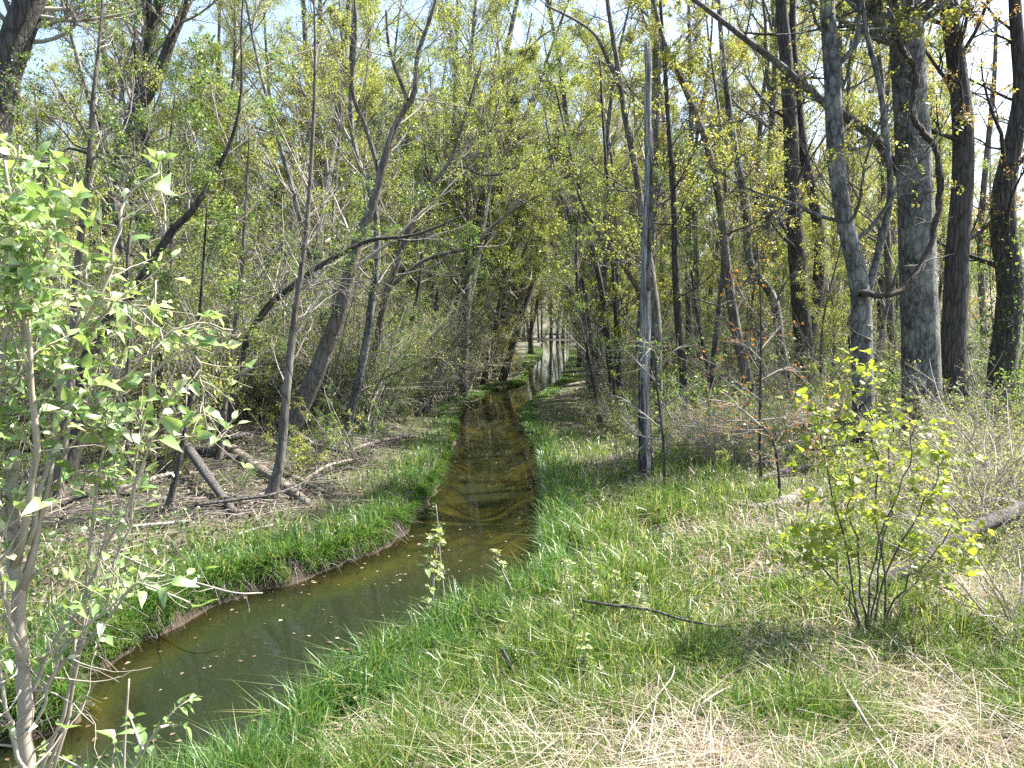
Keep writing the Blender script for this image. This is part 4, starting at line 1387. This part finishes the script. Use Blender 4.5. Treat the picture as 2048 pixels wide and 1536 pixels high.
LR = np.random.default_rng(100)
LEAF_A = [ovate_leaf(LR, wid=0.24 + 0.05 * (i % 3), fold=0.2 + 0.25 * (i % 3), droop=0.05 + 0.16 * i, teeth=0.5 * (i % 2)) for i in range(5)]
LEAF_B = [ovate_leaf(LR, wid=0.42 + 0.04 * (i % 3), fold=0.2, droop=0.05 + 0.1 * i) for i in range(4)]
LEAF_M = [lobed_leaf(LR) for i in range(3)]


def leaf_objects(root, base, items, shapes, mat, limit=300, rng=None):
    """items: list of (pos, dir, normal, size). Largest become single leaves, the rest one mass"""
    mes = [s.mesh("leaf", mat, True) for s in shapes]
    items = sorted(items, key=lambda q: -q[3] / max(q[0][1], 0.5))
    rest = Geo()
    for j, (p, u, nn, s) in enumerate(items):
        u = u / np.linalg.norm(u)
        nn = nn - u * (u @ nn)
        nn = nn / max(np.linalg.norm(nn), 1e-6)
        sd = np.cross(nn, u)
        Mx = np.stack([u, sd, nn], 1) * s
        k = int(rng.integers(len(shapes)))
        if j < limit:
            o = bpy.data.objects.new("leaf", mes[k])
            COL.objects.link(o)
            o.parent = root
            M4 = np.eye(4)
            M4[:3, :3] = Mx
            M4[:3, 3] = p - base
            o.matrix_local = Matrix(M4.tolist())
        else:
            rest.merge(shapes[k], Mx, p)
    if rest.n:
        part("small_leaves", rest.mesh("small_leaves", mat, True, base), root, "stuff")


def leafy_items(rng, P, every, size, t0=0.3, opp=True, up=0.6, ang=55, jit=0.5):
    """leaves in opposite pairs along each shoot; P (B,n,3)"""
    items = []
    for b in range(len(P)):
        q = P[b]
        Ls = np.linalg.norm(np.diff(q, axis=0), axis=1).sum()
        m = max(2, int(Ls * (1 - t0) / every))
        for k in range(m + 1):
            t_ = t0 + (1 - t0) * k / m
            x_ = t_ * (len(q) - 1)
            i = min(int(x_), len(q) - 2)
            f = x_ - i
            p = q[i] * (1 - f) + q[i + 1] * f
            tan = q[i + 1] - q[i]
            tan = tan / np.linalg.norm(tan)
            ax = np.cross(tan, rng.normal(0, 1, 3) if k % 2 else [0.2, 0.1, 1])
            ax = ax / max(np.linalg.norm(ax), 1e-6)
            for s_ in ((1, -1) if opp else ((1,) if k % 2 else (-1,))):
                u = tan * math.cos(math.radians(ang)) + s_ * ax * math.sin(math.radians(ang)) + rng.normal(0, 0.22, 3)
                nn = np.array([0, 0, up]) + rng.normal(0, jit, 3) + 0.2 * tan
                sz = size * rng.choice([0.5, 0.8, 1.0, 1.15]) * (0.55 + 0.6 * math.sin(math.pi * min(1, 0.25 + 0.75 * (1 - abs(t_ - 0.6))))) * rng.uniform(0.6, 1.1)
                items.append((p + u * 0.012, u, nn, sz))
            if k == m:
                items.append((p, tan + rng.normal(0, 0.2, 3), np.array([0, 0, up]) + rng.normal(0, jit, 3), size * 0.7))
    return items


# ---- large foreground shrub on the left
rng = np.random.default_rng(110)
bx, by = at(40, 1536, 2.95)[:2]
base = np.array([bx, by, gz(bx, by)])
root = thing("leafy_shrub", "bright green big leaved shrub close to the camera at the left edge", "shrub", base)


def px_path(pts, Y, dy=0.0, n=16, w0=10, w1=3):
    Q = np.array([at(a, b, Y + dy * i / max(len(pts) - 1, 1)) for i, (a, b) in enumerate(pts)])
    return catmull(Q, n), np.linspace(w0, w1, n) / F * Y / 2


main = [((48, 1700), (52, 1536), (50, 1380), (40, 1240), (28, 1120), (22, 1010), (30, 900)), 2.95, 0.05, 34, 20]
stems = [main,
         [((30, 1120), (0, 1000), (-30, 850), (-40, 700)), 2.95, 0.1, 20, 10],
         [((30, 1130), (60, 1000), (72, 880), (60, 760), (40, 600), (20, 440), (10, 320)), 2.95, -0.2, 16, 6],
         [((55, 1090), (95, 930), (130, 760), (165, 640), (180, 520)), 2.95, 0.25, 13, 5],
         [((45, 1180), (85, 1000), (110, 840), (140, 700), (215, 560), (240, 450), (262, 385), (320, 345)), 2.95, 0.3, 13, 4],
         [((58, 1400), (110, 1280), (180, 1180), (230, 1010), (250, 880)), 3.0, 0.2, 11, 4],
         [((60, 1420), (120, 1330), (165, 1290), (215, 1240), (270, 1170), (380, 1205)), 3.0, -0.1, 10, 3],
         [((70, 1570), (120, 1440), (150, 1330), (175, 1180), (190, 1000), (215, 860), (240, 735)), 3.05, 0.1, 9, 4],
         [((90, 1600), (140, 1420), (155, 1250), (200, 1120), (260, 1000), (275, 900), (300, 800), (305, 650), (312, 560)), 3.1, 0.15, 8, 3],
         [((80, 1580), (130, 1450), (175, 1260), (250, 1080), (280, 950), (330, 820), (370, 750)), 3.1, -0.1, 8, 3],
         [((40, 1250), (80, 1040), (120, 960), (190, 850), (260, 770), (330, 725), (400, 690)), 3.0, 0.2, 8, 3],
         [((30, 1180), (70, 1000), (150, 880), (220, 790), (280, 730), (350, 660), (410, 650), (465, 660)), 3.0, 0.3, 9, 3],
         [((40, 1320), (10, 1200), (-20, 1050), (-60, 900)), 2.9, -0.1, 12, 5],
         [((60, 1560), (20, 1450), (-10, 1300), (-30, 1100)), 2.9, -0.1, 10, 5],
         [((52, 1460), (80, 1430), (120, 1310), (190, 1240), (270, 1170), (330, 1150)), 2.9, 0.0, 7, 3],
         [((150, 700), (200, 640), (240, 600), (300, 640), (330, 700), (350, 840)), 3.1, 0.1, 6, 3],
         [((350, 665), (395, 720), (400, 800), (420, 880), (440, 865)), 3.2, 0.1, 6, 3],
         [((30, 760), (60, 620), (90, 500), (110, 400)), 2.9, -0.2, 10, 4],
         [((-20, 900), (10, 700), (40, 560), (70, 480)), 2.85, -0.1, 12, 4],
         [((-30, 700), (0, 560), (20, 420), (40, 290)), 2.9, 0.0, 10, 4]]
SP_ = []
for pts, Y, dy, w0, w1 in stems:
    q, r = px_path(pts, Y, dy, 18, w0, w1)
    q[1:-1] += rng.normal(0, 0.006, (16, 3))
    SP_.append((q, r))
    g = Geo()
    tubes(g, q[None], r[None], 9 if w0 > 15 else 6, cap=True, rough=0.02, rng=rng)
    part("stem", g.mesh("stem", M_TWIGPALE, True, base), root)
g = Geo()
# side shoots that carry the leaves
Pst = np.stack([q for q, r in SP_[1:]])
Rst = np.stack([r for q, r in SP_[1:]])
sh, shr = sprout(rng, Pst, Rst, 19, 0.25, 1.0, (35, 75), 0.2, 7, 0.12, 0.05, rr=0.5, absL=0.27)
tubes(g, sh, shr, 4)
# tangle of thin dead shoots low in the shrub
lo = SP_[0][0][None], SP_[0][1][None]
tg, tgr = sprout(rng, lo[0], lo[1], 34, 0.1, 0.9, (20, 110), 0.3, 9, 0.22, 0.04, rr=0.18, absL=0.55)
tubes(g, tg, tgr, 4)
tg2, tgr2 = sprout(rng, Pst, Rst, 3, 0.05, 0.6, (20, 90), 0.3, 8, 0.2, 0.0, rr=0.3, absL=0.4)
tubes(g, tg2, tgr2, 4)
part("shoots", g.mesh("shoots", M_TWIGPALE, True, base), root, "stuff")
items = leafy_items(rng, sh, 0.036, 0.08, 0.2)
# keep the crown open to the lower right, where the photo shows bare stems
sel = []
for it in items:
    p = it[0]
    px = 1024 + p[0] / p[1] * F
    hgt = p[2]
    pr = 0.95 if (px < 150 and hgt > 2.5) else 0.7 if (px < 235 and hgt > 2.5) else 0.2
    if rng.uniform() < pr:
        sel.append(it)
leaf_objects(root, base, sel, LEAF_A, ML_BUSH, 300, rng)
print("bush leaves", len(sel))

# low leafy sprig over the water in front
rng = np.random.default_rng(111)
q0 = at(250, 1640, 3.3)
base = np.array([q0[0], q0[1], gz(q0[0], q0[1])])
root = thing("leafy_sprig", "small bright sprig rising over the dark water at the lower left", "plant", base)
Pq, Rq = [], []
for pts in ([(250, 1640), (255, 1560), (285, 1500), (320, 1455), (350, 1420), (378, 1400)], [(285, 1500), (270, 1460), (262, 1440)], [(320, 1455), (340, 1450), (365, 1450)], [(250, 1640), (240, 1570), (225, 1530), (230, 1490)], [(260, 1600), (200, 1560), (150, 1530), (90, 1500)]):
    q, r = px_path(pts, 3.3, 0.1, 12, 8, 3)
    Pq.append(q)
    Rq.append(r)
    g = Geo()
    tubes(g, q[None], r[None], 5, cap=True)
    part("stem", g.mesh("stem", M_TWIGPALE, True, base), root)
leaf_objects(root, base, leafy_items(rng, np.stack(Pq), 0.045, 0.085, 0.35), LEAF_A, ML_BUSH, 300, rng)
# bare cane beside it
for k_, (pts, w0, lab) in enumerate([([(246, 1640), (248, 1520), (252, 1440), (258, 1358)], 7, "single bare upright cane standing before the water at the lower left")]):
    q, r = px_path(pts, 3.4, 0.0, 10, w0, 4)
    q[0][2] = gz(q[0][0], q[0][1]) - 0.05
    g = Geo()
    tubes(g, q[None], r[None], 6, cap=True)
    o = bpy.data.objects.new("bare_cane", g.mesh("bare_cane", M_TWIGPALE, True))
    COL.objects.link(o)
    tag(o, lab, "cane")

# ---- yellow green shrub on the right
rng = np.random.default_rng(112)
q0 = atz(1742, 1262, 0.5)
base = np.array([q0[0], q0[1], gz(q0[0], q0[1])])
Yb = base[1]
root = thing("yellow_shrub", "yellow green shrub with rounded leaves in front of the big trunks on the right", "shrub", base)
Pq, Rq = [], []
for pts in ([(1742, 1290), (1742, 1150), (1740, 1000), (1738, 880), (1732, 790), (1725, 750)], [(1745, 1280), (1730, 1120), (1690, 1010), (1660, 900), (1640, 830), (1632, 805)],
            [(1742, 1280), (1760, 1120), (1790, 1010), (1815, 930), (1830, 850)], [(1742, 1250), (1775, 1100), (1830, 1010), (1870, 940), (1885, 905)],
            [(1742, 1240), (1700, 1120), (1640, 1040), (1600, 990)], [(1742, 1230), (1690, 1150), (1640, 1100), (1610, 1075)], [(1745, 1220), (1800, 1130), (1860, 1080), (1905, 1050)], [(1744, 1240), (1790, 1170), (1850, 1120), (1900, 1110)],
            [(1742, 1200), (1715, 1060), (1700, 960), (1690, 900)], [(1742, 1190), (1765, 1050), (1775, 930), (1785, 830)]):
    q, r = px_path([(a + rng.normal(0, 4), b) for a, b in pts], Yb, rng.uniform(-0.5, 0.5), 14, 4.5, 2)
    q[2:-1] += rng.normal(0, 0.015, q[2:-1].shape)
    q += np.linspace(1, 0, 14)[:, None] * (base + [rng.normal(0, 0.05), rng.normal(0, 0.05), -0.05] - q[0])
    Pq.append(q)
    Rq.append(r)
    g = Geo()
    tubes(g, q[None], r[None], 6, cap=True)
    part("stem", g.mesh("stem", M_BROWN, True, base), root)
sh, shr = sprout(rng, np.stack(Pq), np.stack(Rq), 28, 0.42, 1.0, (35, 95), 0.25, 6, 0.16, 0.03, rr=0.5, absL=0.5)
g = Geo()
tubes(g, sh, shr, 4)
part("shoots", g.mesh("shoots", M_TWIG, True, base), root, "stuff")
leaf_objects(root, base, [q for q in leafy_items(rng, sh, 0.055, 0.088, 0.15, opp=False, up=0.9) if noise2(q[0][0] * 1.0, q[0][2] + q[0][1], 0.16, 50) > -0.7], LEAF_B, ML_YELLOW, 300, rng)

# ---- grey brush thicket at the right edge
rng = np.random.default_rng(113)
BR_ = [make_shrub("bare_brush", 300 + i, 2.4 + 0.3 * i, 26, 0.8, dict(n=2, cl=1, size=0.036, sp=0.01), ML_MAPLE, M_TWIGPALE, m2=9, m3=6, minr=0.003) for i in range(2)]
blist = [((1960, 1115, 0.5), 0.55, "small grey twig tangle right in front of the leaning dead trunk"), ((1990, 1050, 0.5), 0.85, "dense tangle of grey twigs with tiny leaves at the right edge beside the leaning log"), ((1900, 1010, 0.5), 0.8, "grey twiggy brush with tiny leaves in front of the dark furrowed trunk"), ((2040, 980, 0.5), 0.95, "grey twiggy brush farthest right in front of the bent trunk"),
         ((1830, 960, 0.5), 0.62, "sparse grey twiggy brush at the foot of the massive trunk"), ((2080, 1250, 0.6), 0.6, "low grey twig tangle at the right edge above the bottom corner"), ((1960, 905, 0.5), 0.9, "grey brush with pale buds rising between the massive trunk and the bent trunk")]
for j, ((px, py, zz), sc, lab) in enumerate(blist):
    c = atz(px, py, zz)
    loc = (c[0], c[1], gz(c[0], c[1]))
    if j < 2:
        r = BR_[j]
        r.location = loc
        r.scale = (sc, sc, sc)
        r["label"] = lab
        r["group"] = "grey brush at the right edge"
    else:
        copy_tree(BR_[j % 2], loc, rng.uniform(0, 6), sc, lab, "grey brush at the right edge")

rng = np.random.default_rng(115)
for (x, y) in scatter(22, 13.5, 24, 'R', 2.5, 1.0, xr=(0.12, 0.6), margin=0):
    sc = rng.uniform(0.5, 0.85)
    px = 1024 + x / y * F
    copy_tree(BR_[int(rng.integers(2))], (x, y, gz(x, y)), rng.uniform(0, 6), sc, "grey twig tangle in the right bank undergrowth " + ("near the dead pole" if px < 1420 else "before the forked tree" if px < 1760 else "before the massive trunk") + (", nearer row" if y < 18.5 else ", farther row"), "grey twig tangles in the right bank undergrowth")

# ---- maple saplings with orange young leaves in front of the dead pole
def sapling(seed, label, Y, trunk, limbs, shapes, mat, size, every=0.06, limit=300, nsh=6, absL=0.4, cat="tree", w=9, name="maple_sapling", keep=1.0):
    rng = np.random.default_rng(seed)
    P, Rd = trunk_path(Y, [(a, b, w * (1 - 0.6 * i / max(1, len(trunk) - 1))) for i, (a, b) in enumerate(trunk)], rng, n=20, flare=1.1, depth_wig=0.03)
    base = np.array([P[0][0], P[0][1], P[0][2] + 0.12])
    root = thing(name, label, cat, base)
    part("trunk", smooth_round(P, Rd, rng, 8).mesh("trunk", M_DARK, True, base), root)
    Pq, Rq = [], []
    for pts in limbs:
        q, r = px_path(pts, Y, rng.uniform(-0.8, 0.8), 12, w * 0.5, 1.5)
        Pq.append(q)
        Rq.append(r)
        part("limb", (lambda g: (tubes(g, q[None], r[None], 5), g)[1])(Geo()).mesh("limb", M_TWIG, True, base), root)
    Pq.append(P[::2][-10:] if False else catmull(P[6:], 12))
    Rq.append(np.full(12, 0.006))
    sh, shr = sprout(rng, np.stack(Pq), np.stack(Rq), nsh, 0.25, 1.0, (30, 75), 0.3, 6, 0.15, 0.02, rr=0.6, absL=absL)
    g = Geo()
    tubes(g, sh, shr, 4)
    part("shoots", g.mesh("shoots", M_TWIG, True, base), root, "stuff")
    it = [q for q in leafy_items(rng, sh, every, size, 0.3, up=0.15, jit=0.9) if rng.uniform() < keep]
    leaf_objects(root, base, it, shapes, mat, limit, rng)


sapling(120, "thin dark maple sapling with spreading orange young leaves, right of the dead pole", 13.6,
        [(1522, 965), (1520, 880), (1521, 780), (1522, 690), (1520, 600), (1514, 480)],
        [[(1521, 840), (1560, 836), (1610, 826), (1660, 835)], [(1521, 840), (1480, 842), (1430, 840), (1390, 835)], [(1521, 800), (1480, 770), (1440, 735), (1400, 715)], [(1521, 760), (1580, 735), (1620, 770)], [(1522, 720), (1490, 690), (1460, 680)], [(1521, 700), (1550, 665), (1570, 640)], [(1520, 860), (1460, 870), (1400, 855), (1340, 850)], [(1520, 640), (1490, 600), (1470, 560)]],
        LEAF_M, ML_RUST, 0.055, 0.19, 300, 13, 0.5, keep=0.85, w=7)
sapling(121, "green leaved sapling around the foot of the dead pole", 13.2,
        [(1330, 985), (1328, 900), (1320, 820), (1312, 740), (1318, 690)],
        [[(1325, 860), (1290, 830), (1250, 800), (1220, 790)], [(1318, 770), (1280, 730), (1250, 700), (1235, 705)], [(1316, 740), (1350, 700), (1385, 685)], [(1322, 820), (1370, 780), (1400, 760)], [(1326, 880), (1280, 870), (1240, 830)], [(1316, 720), (1300, 690), (1270, 680)]],
        LEAF_B, ML_SHRUB, 0.05, 0.11, 300, 14, 0.5, keep=0.9, w=7)
sapling(122, "low maple branch spray with rusty leaves left of the yellow green shrub", 12.0,
        [(1560, 1000), (1556, 930), (1540, 870), (1500, 840)],
        [[(1545, 880), (1590, 840), (1650, 820)], [(1520, 850), (1470, 810), (1420, 800)], [(1530, 860), (1480, 860), (1420, 850)], [(1550, 900), (1610, 880), (1650, 890)]],
        LEAF_M, ML_RUST, 0.05, 0.18, 300, 13, 0.5, keep=0.85, w=7)

# ---- orange maple branch hanging in at the right edge
rng = np.random.default_rng(123)
# ---- small sapling by the water's edge with pale leaf clusters
def shoot(seed, label, pts, zz, size, w, every=0.06, mat=ML_PALE, shapes=LEAF_A, t0=0.2, name="young_shoot", cat="plant", nsh=10, absL=0.10):
    rng = np.random.default_rng(seed)
    q0 = atz(pts[0][0], pts[0][1], zz)
    q0 = atz(pts[0][0], pts[0][1], gz(q0[0], q0[1]))
    base = np.array([q0[0], q0[1], gz(q0[0], q0[1])])
    root = thing(name, label, cat, base)
    q, r = px_path(pts, base[1], rng.uniform(-0.1, 0.1), 14, w, 2)
    q[0] = base - [0, 0, 0.03]
    g = Geo()
    tubes(g, q[None], r[None], 5, cap=True)
    part("stem", g.mesh("stem", M_TWIG, True, base), root)
    sh, shr = sprout(rng, q[None], r[None], nsh, t0, 1.0, (35, 75), 0.3, 4, 0.1, 0.05, rr=0.7, absL=absL)
    g = Geo()
    tubes(g, sh, shr, 4)
    part("shoots", g.mesh("shoots", M_TWIG, True, base), root, "stuff")
    leaf_objects(root, base, leafy_items(rng, sh, every, size, 0.4, jit=0.4), shapes, mat, 300, rng)


shoot(130, "slim shoot with clustered pale leaves rising in front of the stream", [(872, 1262), (866, 1200), (868, 1140), (873, 1095), (876, 1068)], 0.3, 0.10, 6, t0=0.15, nsh=16, absL=0.12)
shoot(131, "taller thin shoot with faint green leaves right beside the pale leaved shoot", [(890, 1255), (888, 1190), (880, 1110), (876, 1050), (872, 1010)], 0.3, 0.035, 4, mat=ML_SHRUB, t0=0.3, nsh=10)
shoot(132, "thin red budded shoot standing on the near bank right of the pale leaved shoot", [(1030, 1230), (1022, 1180), (1008, 1150), (998, 1125), (992, 1108)], 0.35, 0.05, 5, mat=ML_PALE, nsh=10, absL=0.06)
k_ = 0
for (px, py, tx, ty, lab) in [(1148, 1300, 1138, 1130, "budding willow shoot nearest the trodden path in the grass"), (1185, 1260, 1180, 1092, "tallest budding willow shoot in the middle grass"), (1240, 1260, 1230, 1140, "budding willow shoot right of the tallest one"), (1130, 1220, 1128, 1120, "short budding shoot left of the willow shoots"),
                              (1275, 1290, 1282, 1150, "leaning budding shoot at the right end of the willow shoots"), (1168, 1390, 1165, 1265, "budding shoot in front of the dead branch lying in the grass")]:
    shoot(140 + k_, lab, [(px, py), (px + (tx - px) * 0.4 + 4, py + (ty - py) * 0.4), (tx + 3, ty + 40), (tx, ty)], 0.45, 0.05, 5, mat=ML_PALE, nsh=16, absL=0.06, every=0.03)
    k_ += 1


# ------------------------------------------------------------------ fallen logs and sticks
def log(name, label, pts, mat, seed, rough=0.05, k=12, stubs=0, cat="log", forks=0):
    """pts: (px, py, z above ground, width_px): laid at their own place on the ground"""
    rng = np.random.default_rng(seed)
    P, W = [], []
    for px, py, dz, wd in pts:
        q = atz(px, py, 0.45 + dz)
        for _ in range(4):
            q = atz(px, py, gz(q[0], q[1]) + dz)
        P.append(q)
        W.append(wd / F * q[1] / 2)
    P = catmull(np.array(P), 26)
    W = np.maximum(catmull(np.array(W)[:, None], 26)[:, 0], 0.004)
    base = P[0].copy()
    root = thing(name, label, cat, base)
    g = Geo()
    tubes(g, P[None], W[None], k, cap=True, rough=rough, rng=rng)
    part("trunk" if W[0] > 0.03 else "stick", g.mesh("log", mat, True, base), root)
    if stubs:
        p1, r1 = sprout(rng, P[None], W[None], stubs, 0.1, 0.95, (35, 80), 0.15, 6, 0.12, 0.03, rr=0.35, absL=max(0.35, 6 * W[0]) if not forks else forks)
        if forks:
            p2, r2 = sprout(rng, p1, r1, 3, 0.3, 1.0, (25, 60), 0.5, 4, 0.15, 0.0, rr=0.6)
        for b_i in range(len(p1)):
            g = Geo()
            tubes(g, p1[b_i:b_i + 1], r1[b_i:b_i + 1], 5)
            if forks:
                tubes(g, p2[b_i * 3:b_i * 3 + 3], r2[b_i * 3:b_i * 3 + 3], 4)
            part("branch_stub", g.mesh("branch_stub", mat, True, base), root)
    return root


log("fallen_pole", "dark straight dead pole leaning down to the ground at the left bank", [(335, 835, 0.75, 17), (400, 930, 0.35, 19), (468, 1025, 0.04, 15)], M_CHAR, 150, rough=0.02)
log("fallen_log", "thick mossy rotting log lying behind the thin straight sapling", [(462, 900, 0.12, 26), (520, 940, 0.1, 24), (560, 965, 0.1, 22), (612, 1004, 0.06, 17)], M_LOG, 151, stubs=3)
log("fallen_log", "smooth pale thin trunk lying behind the rotting log up to the leaning tree", [(495, 782, 0.25, 16), (520, 820, 0.2, 18), (570, 855, 0.12, 18), (640, 900, 0.06, 14)], M_LOG, 152, stubs=2)
log("fallen_log", "low dark log half hidden in litter left of the rotting log", [(330, 870, 0.1, 22), (390, 900, 0.1, 24), (470, 918, 0.08, 18)], M_CHAR, 153, stubs=3)
log("fallen_log", "grey log lying flat beside the rotting log in front of the leaning tree", [(480, 930, 0.06, 14), (560, 945, 0.06, 14), (650, 985, 0.05, 10)], M_LOG, 154)
log("fallen_stick", "thin dark stick lying across the foot of the straight sapling", [(390, 1010, 0.1, 6), (470, 1000, 0.15, 7), (560, 985, 0.2, 6), (640, 950, 0.3, 4), (700, 930, 0.35, 2)], M_CHAR, 155, stubs=3, cat="stick")
log("fallen_stick", "pale straight stick lying in the bare patch of the left bank", [(468, 1072, 0.03, 5), (510, 1058, 0.06, 5), (545, 1050, 0.05, 4)], M_PALELOG, 156, cat="stick")
log("fallen_stick", "long thin stick pointing from the left bank down to the water", [(220, 1100, 0.2, 4), (310, 1140, 0.15, 4), (400, 1168, 0.1, 5), (470, 1186, 0.05, 4), (525, 1186, 0.02, 3)], M_TWIGPALE, 157, stubs=3, cat="stick", forks=0.5)
log("fallen_log", "pale flat stick at the foot of the thin brown sapling", [(262, 1054, 0.05, 8), (310, 1050, 0.05, 9), (380, 1042, 0.05, 6)], M_PALELOG, 158)
log("fallen_log", "dark log lying in shade behind the maple sapling's foot on the right bank", [(1482, 970, 0.05, 14), (1530, 955, 0.08, 14), (1590, 938, 0.1, 15), (1650, 930, 0.1, 12)], M_CHAR, 159)
log("fallen_log", "broken pale end of a log left of the yellow green shrub", [(1440, 1005, 0.06, 12), (1510, 1016, 0.08, 16), (1565, 1006, 0.1, 24), (1602, 988, 0.12, 22)], M_LOG, 160, stubs=3, rough=0.1)
log("fallen_log", "long leaning dead trunk rising to the right edge behind the straw mound", [(1650, 1238, 0.06, 17), (1700, 1206, 0.15, 22), (1770, 1163, 0.27, 24), (1850, 1117, 0.36, 30), (1950, 1058, 0.46, 29), (2060, 1012, 0.56, 34), (2160, 970, 0.65, 34)], M_DARK, 161, stubs=6, rough=0.07, k=14)
log("driftwood", "bleached white driftwood at the right edge above the leaning dead trunk", [(1975, 1000, 0.3, 16), (2010, 1006, 0.3, 20), (2060, 1016, 0.3, 22)], M_PALELOG, 162, rough=0.12)
log("fallen_branch", "dark thorny dead branch lying in the near grass", [(1160, 1200, 0.30, 5), (1220, 1210, 0.36, 6), (1300, 1220, 0.33, 6), (1380, 1243, 0.33, 5), (1465, 1255, 0.26, 3)], M_CHAR, 163, stubs=9, cat="branch")
log("fallen_branch", "short crooked dead branch sticking up in the near grass", [(1060, 1350, 0.1, 7), (1030, 1345, 0.2, 8), (1015, 1320, 0.34, 9), (1003, 1298, 0.46, 8)], M_CHAR, 164, stubs=3, cat="branch")
log("fallen_branch", "thin pale dead branch with side twigs in the near grass right of the willow shoots", [(1385, 1420, 0.03, 5), (1420, 1385, 0.12, 5), (1470, 1345, 0.2, 4), (1540, 1330, 0.22, 3), (1610, 1320, 0.2, 2)], M_TWIGPALE, 165, stubs=8, cat="branch", forks=0.35)
log("fallen_log", "pale log lying behind the rusty maple spray", [(1440, 835, 0.1, 10), (1540, 826, 0.12, 12), (1600, 812, 0.2, 14)], M_PALELOG, 166)
log("fallen_log", "pale bleached log at the stream edge in front of the tall dark stem", [(1130, 772, 0.05, 6), (1165, 765, 0.1, 7), (1215, 752, 0.25, 6)], M_PALELOG, 167, stubs=3)
log("fallen_log", "second bleached log lying across the first at the stream edge", [(1150, 780, 0.05, 5), (1190, 772, 0.12, 6), (1222, 762, 0.2, 5)], M_PALELOG, 168, stubs=2)
log("driftwood", "black wet driftwood sticking from the right bank into the far water", [(1112, 748, 0.0, 6), (1140, 746, 0.05, 8), (1180, 740, 0.08, 6)], M_CHAR, 169, stubs=5)
log("driftwood", "small dark root sticking from the right bank over the water", [(1020, 862, 0.0, 3), (1045, 862, 0.02, 5), (1075, 868, 0.06, 7)], M_CHAR, 170, stubs=3)
log("driftwood", "thin dark twig floating on the water in the middle stretch", [(1030, 806, -0.25, 2), (1045, 806, -0.22, 3), (1062, 805, -0.1, 2)], M_CHAR, 171)
log("driftwood", "dark debris dam across the far end of the stream", [(1075, 669, 0.1, 4), (1110, 668, 0.25, 4), (1150, 667, 0.2, 3)], M_CHAR, 172, stubs=6, forks=2.5)
log("fallen_branch", "pale broken stalks standing on the left bank beside the water", [(830, 830, 0.0, 4), (838, 822, 0.2, 4), (858, 803, 0.55, 3)], M_PALELOG, 173, stubs=3)
for k_, (pts, mt, lab) in enumerate([
        ([(180, 905, 0.2, 12), (260, 890, 0.15, 13), (335, 872, 0.1, 10)], M_LOG, "grey log lying level behind the dark fallen pole's upper end"),
        ([(395, 905, 0.1, 16), (440, 880, 0.18, 15), (500, 868, 0.1, 10)], M_DARK, "dark rotting log end propped behind the mossy rotting log"),
        ([(250, 985, 0.08, 8), (330, 950, 0.2, 9), (420, 945, 0.12, 6)], M_LOG, "crooked grey branch lying under the dark fallen pole"),
        ([(560, 900, 0.1, 9), (620, 890, 0.16, 9), (690, 905, 0.08, 6)], M_DARK, "dark branch lying right of the leaning trunk's foot"),
        ([(610, 960, 0.05, 7), (660, 930, 0.2, 7), (730, 915, 0.1, 4)], M_LOG, "thin grey branch lying between the rotting log and the stream grass"),
        ([(290, 920, 0.1, 7), (350, 905, 0.35, 7), (380, 850, 0.7, 4)], M_DARK, "broken dark branch propped up beside the dark fallen pole"),
        ([(700, 900, 0.08, 7), (770, 880, 0.14, 7), (830, 872, 0.06, 4)], M_LOG, "short grey branch near the left bank grass before the pale slender tree"),
        ([(120, 1010, 0.1, 10), (190, 985, 0.15, 11), (270, 990, 0.08, 7)], M_DARK, "dark branch lying behind the foreground bush on the left bank")]):
    log("fallen_branch", lab, pts, mt, 210 + k_, rough=0.08, k=9, stubs=5, cat="branch", forks=0.5)
# dry stalks leaning through the grass, bottom right
for k_, (pts, w0, lab) in enumerate([
        ([(1682, 1360), (1712, 1410), (1755, 1480), (1800, 1545)], 11, "thick pale dead stalk slanting down through the bottom right grass"),
        ([(1840, 1290), (1900, 1340), (1970, 1410), (2050, 1480)], 5, "long thin dead stalk slanting to the lower right corner"),
        ([(1780, 1270), (1850, 1330), (1930, 1390), (2050, 1460)], 5, "thin dead stalk lying just left of the long thin one"),
        ([(1960, 1330), (2000, 1360), (2050, 1400)], 5, "short dead stalk nearest the right edge above the corner"),
        ([(1560, 1270), (1620, 1320), (1700, 1370)], 6, "pale dead stalk left of the thick pale one"),
        ([(1290, 1536), (1300, 1470), (1312, 1400), (1318, 1350)], 5, "upright pale straw stalk at the bottom middle"),
        ([(1385, 1430), (1420, 1395), (1470, 1370), (1530, 1360)], 7, "pale forked dead stalk arching over the straw"),
        ([(1240, 1540), (1250, 1480), (1290, 1420), (1340, 1360), (1350, 1330)], 5, "long pale stalk bending right in the bottom middle grass")]):
    log("dead_stalk", lab, [(a, b, 0.22 + 0.1 * (i % 2), w0 * 0.65 * (1 - 0.15 * i)) for i, (a, b) in enumerate(pts)], M_TWIGPALE, 180 + k_, rough=0.02, k=6, stubs=3, cat="stalk", forks=0.12)

tri = sum(sum(len(p.vertices) - 2 for p in me.polygons) for me in []) if False else sum(len(me.loops) - 2 * len(me.polygons) for me in bpy.data.meshes)
print("triangles", tri, "objects", len(bpy.data.objects), round(time.time() - t_start, 1))
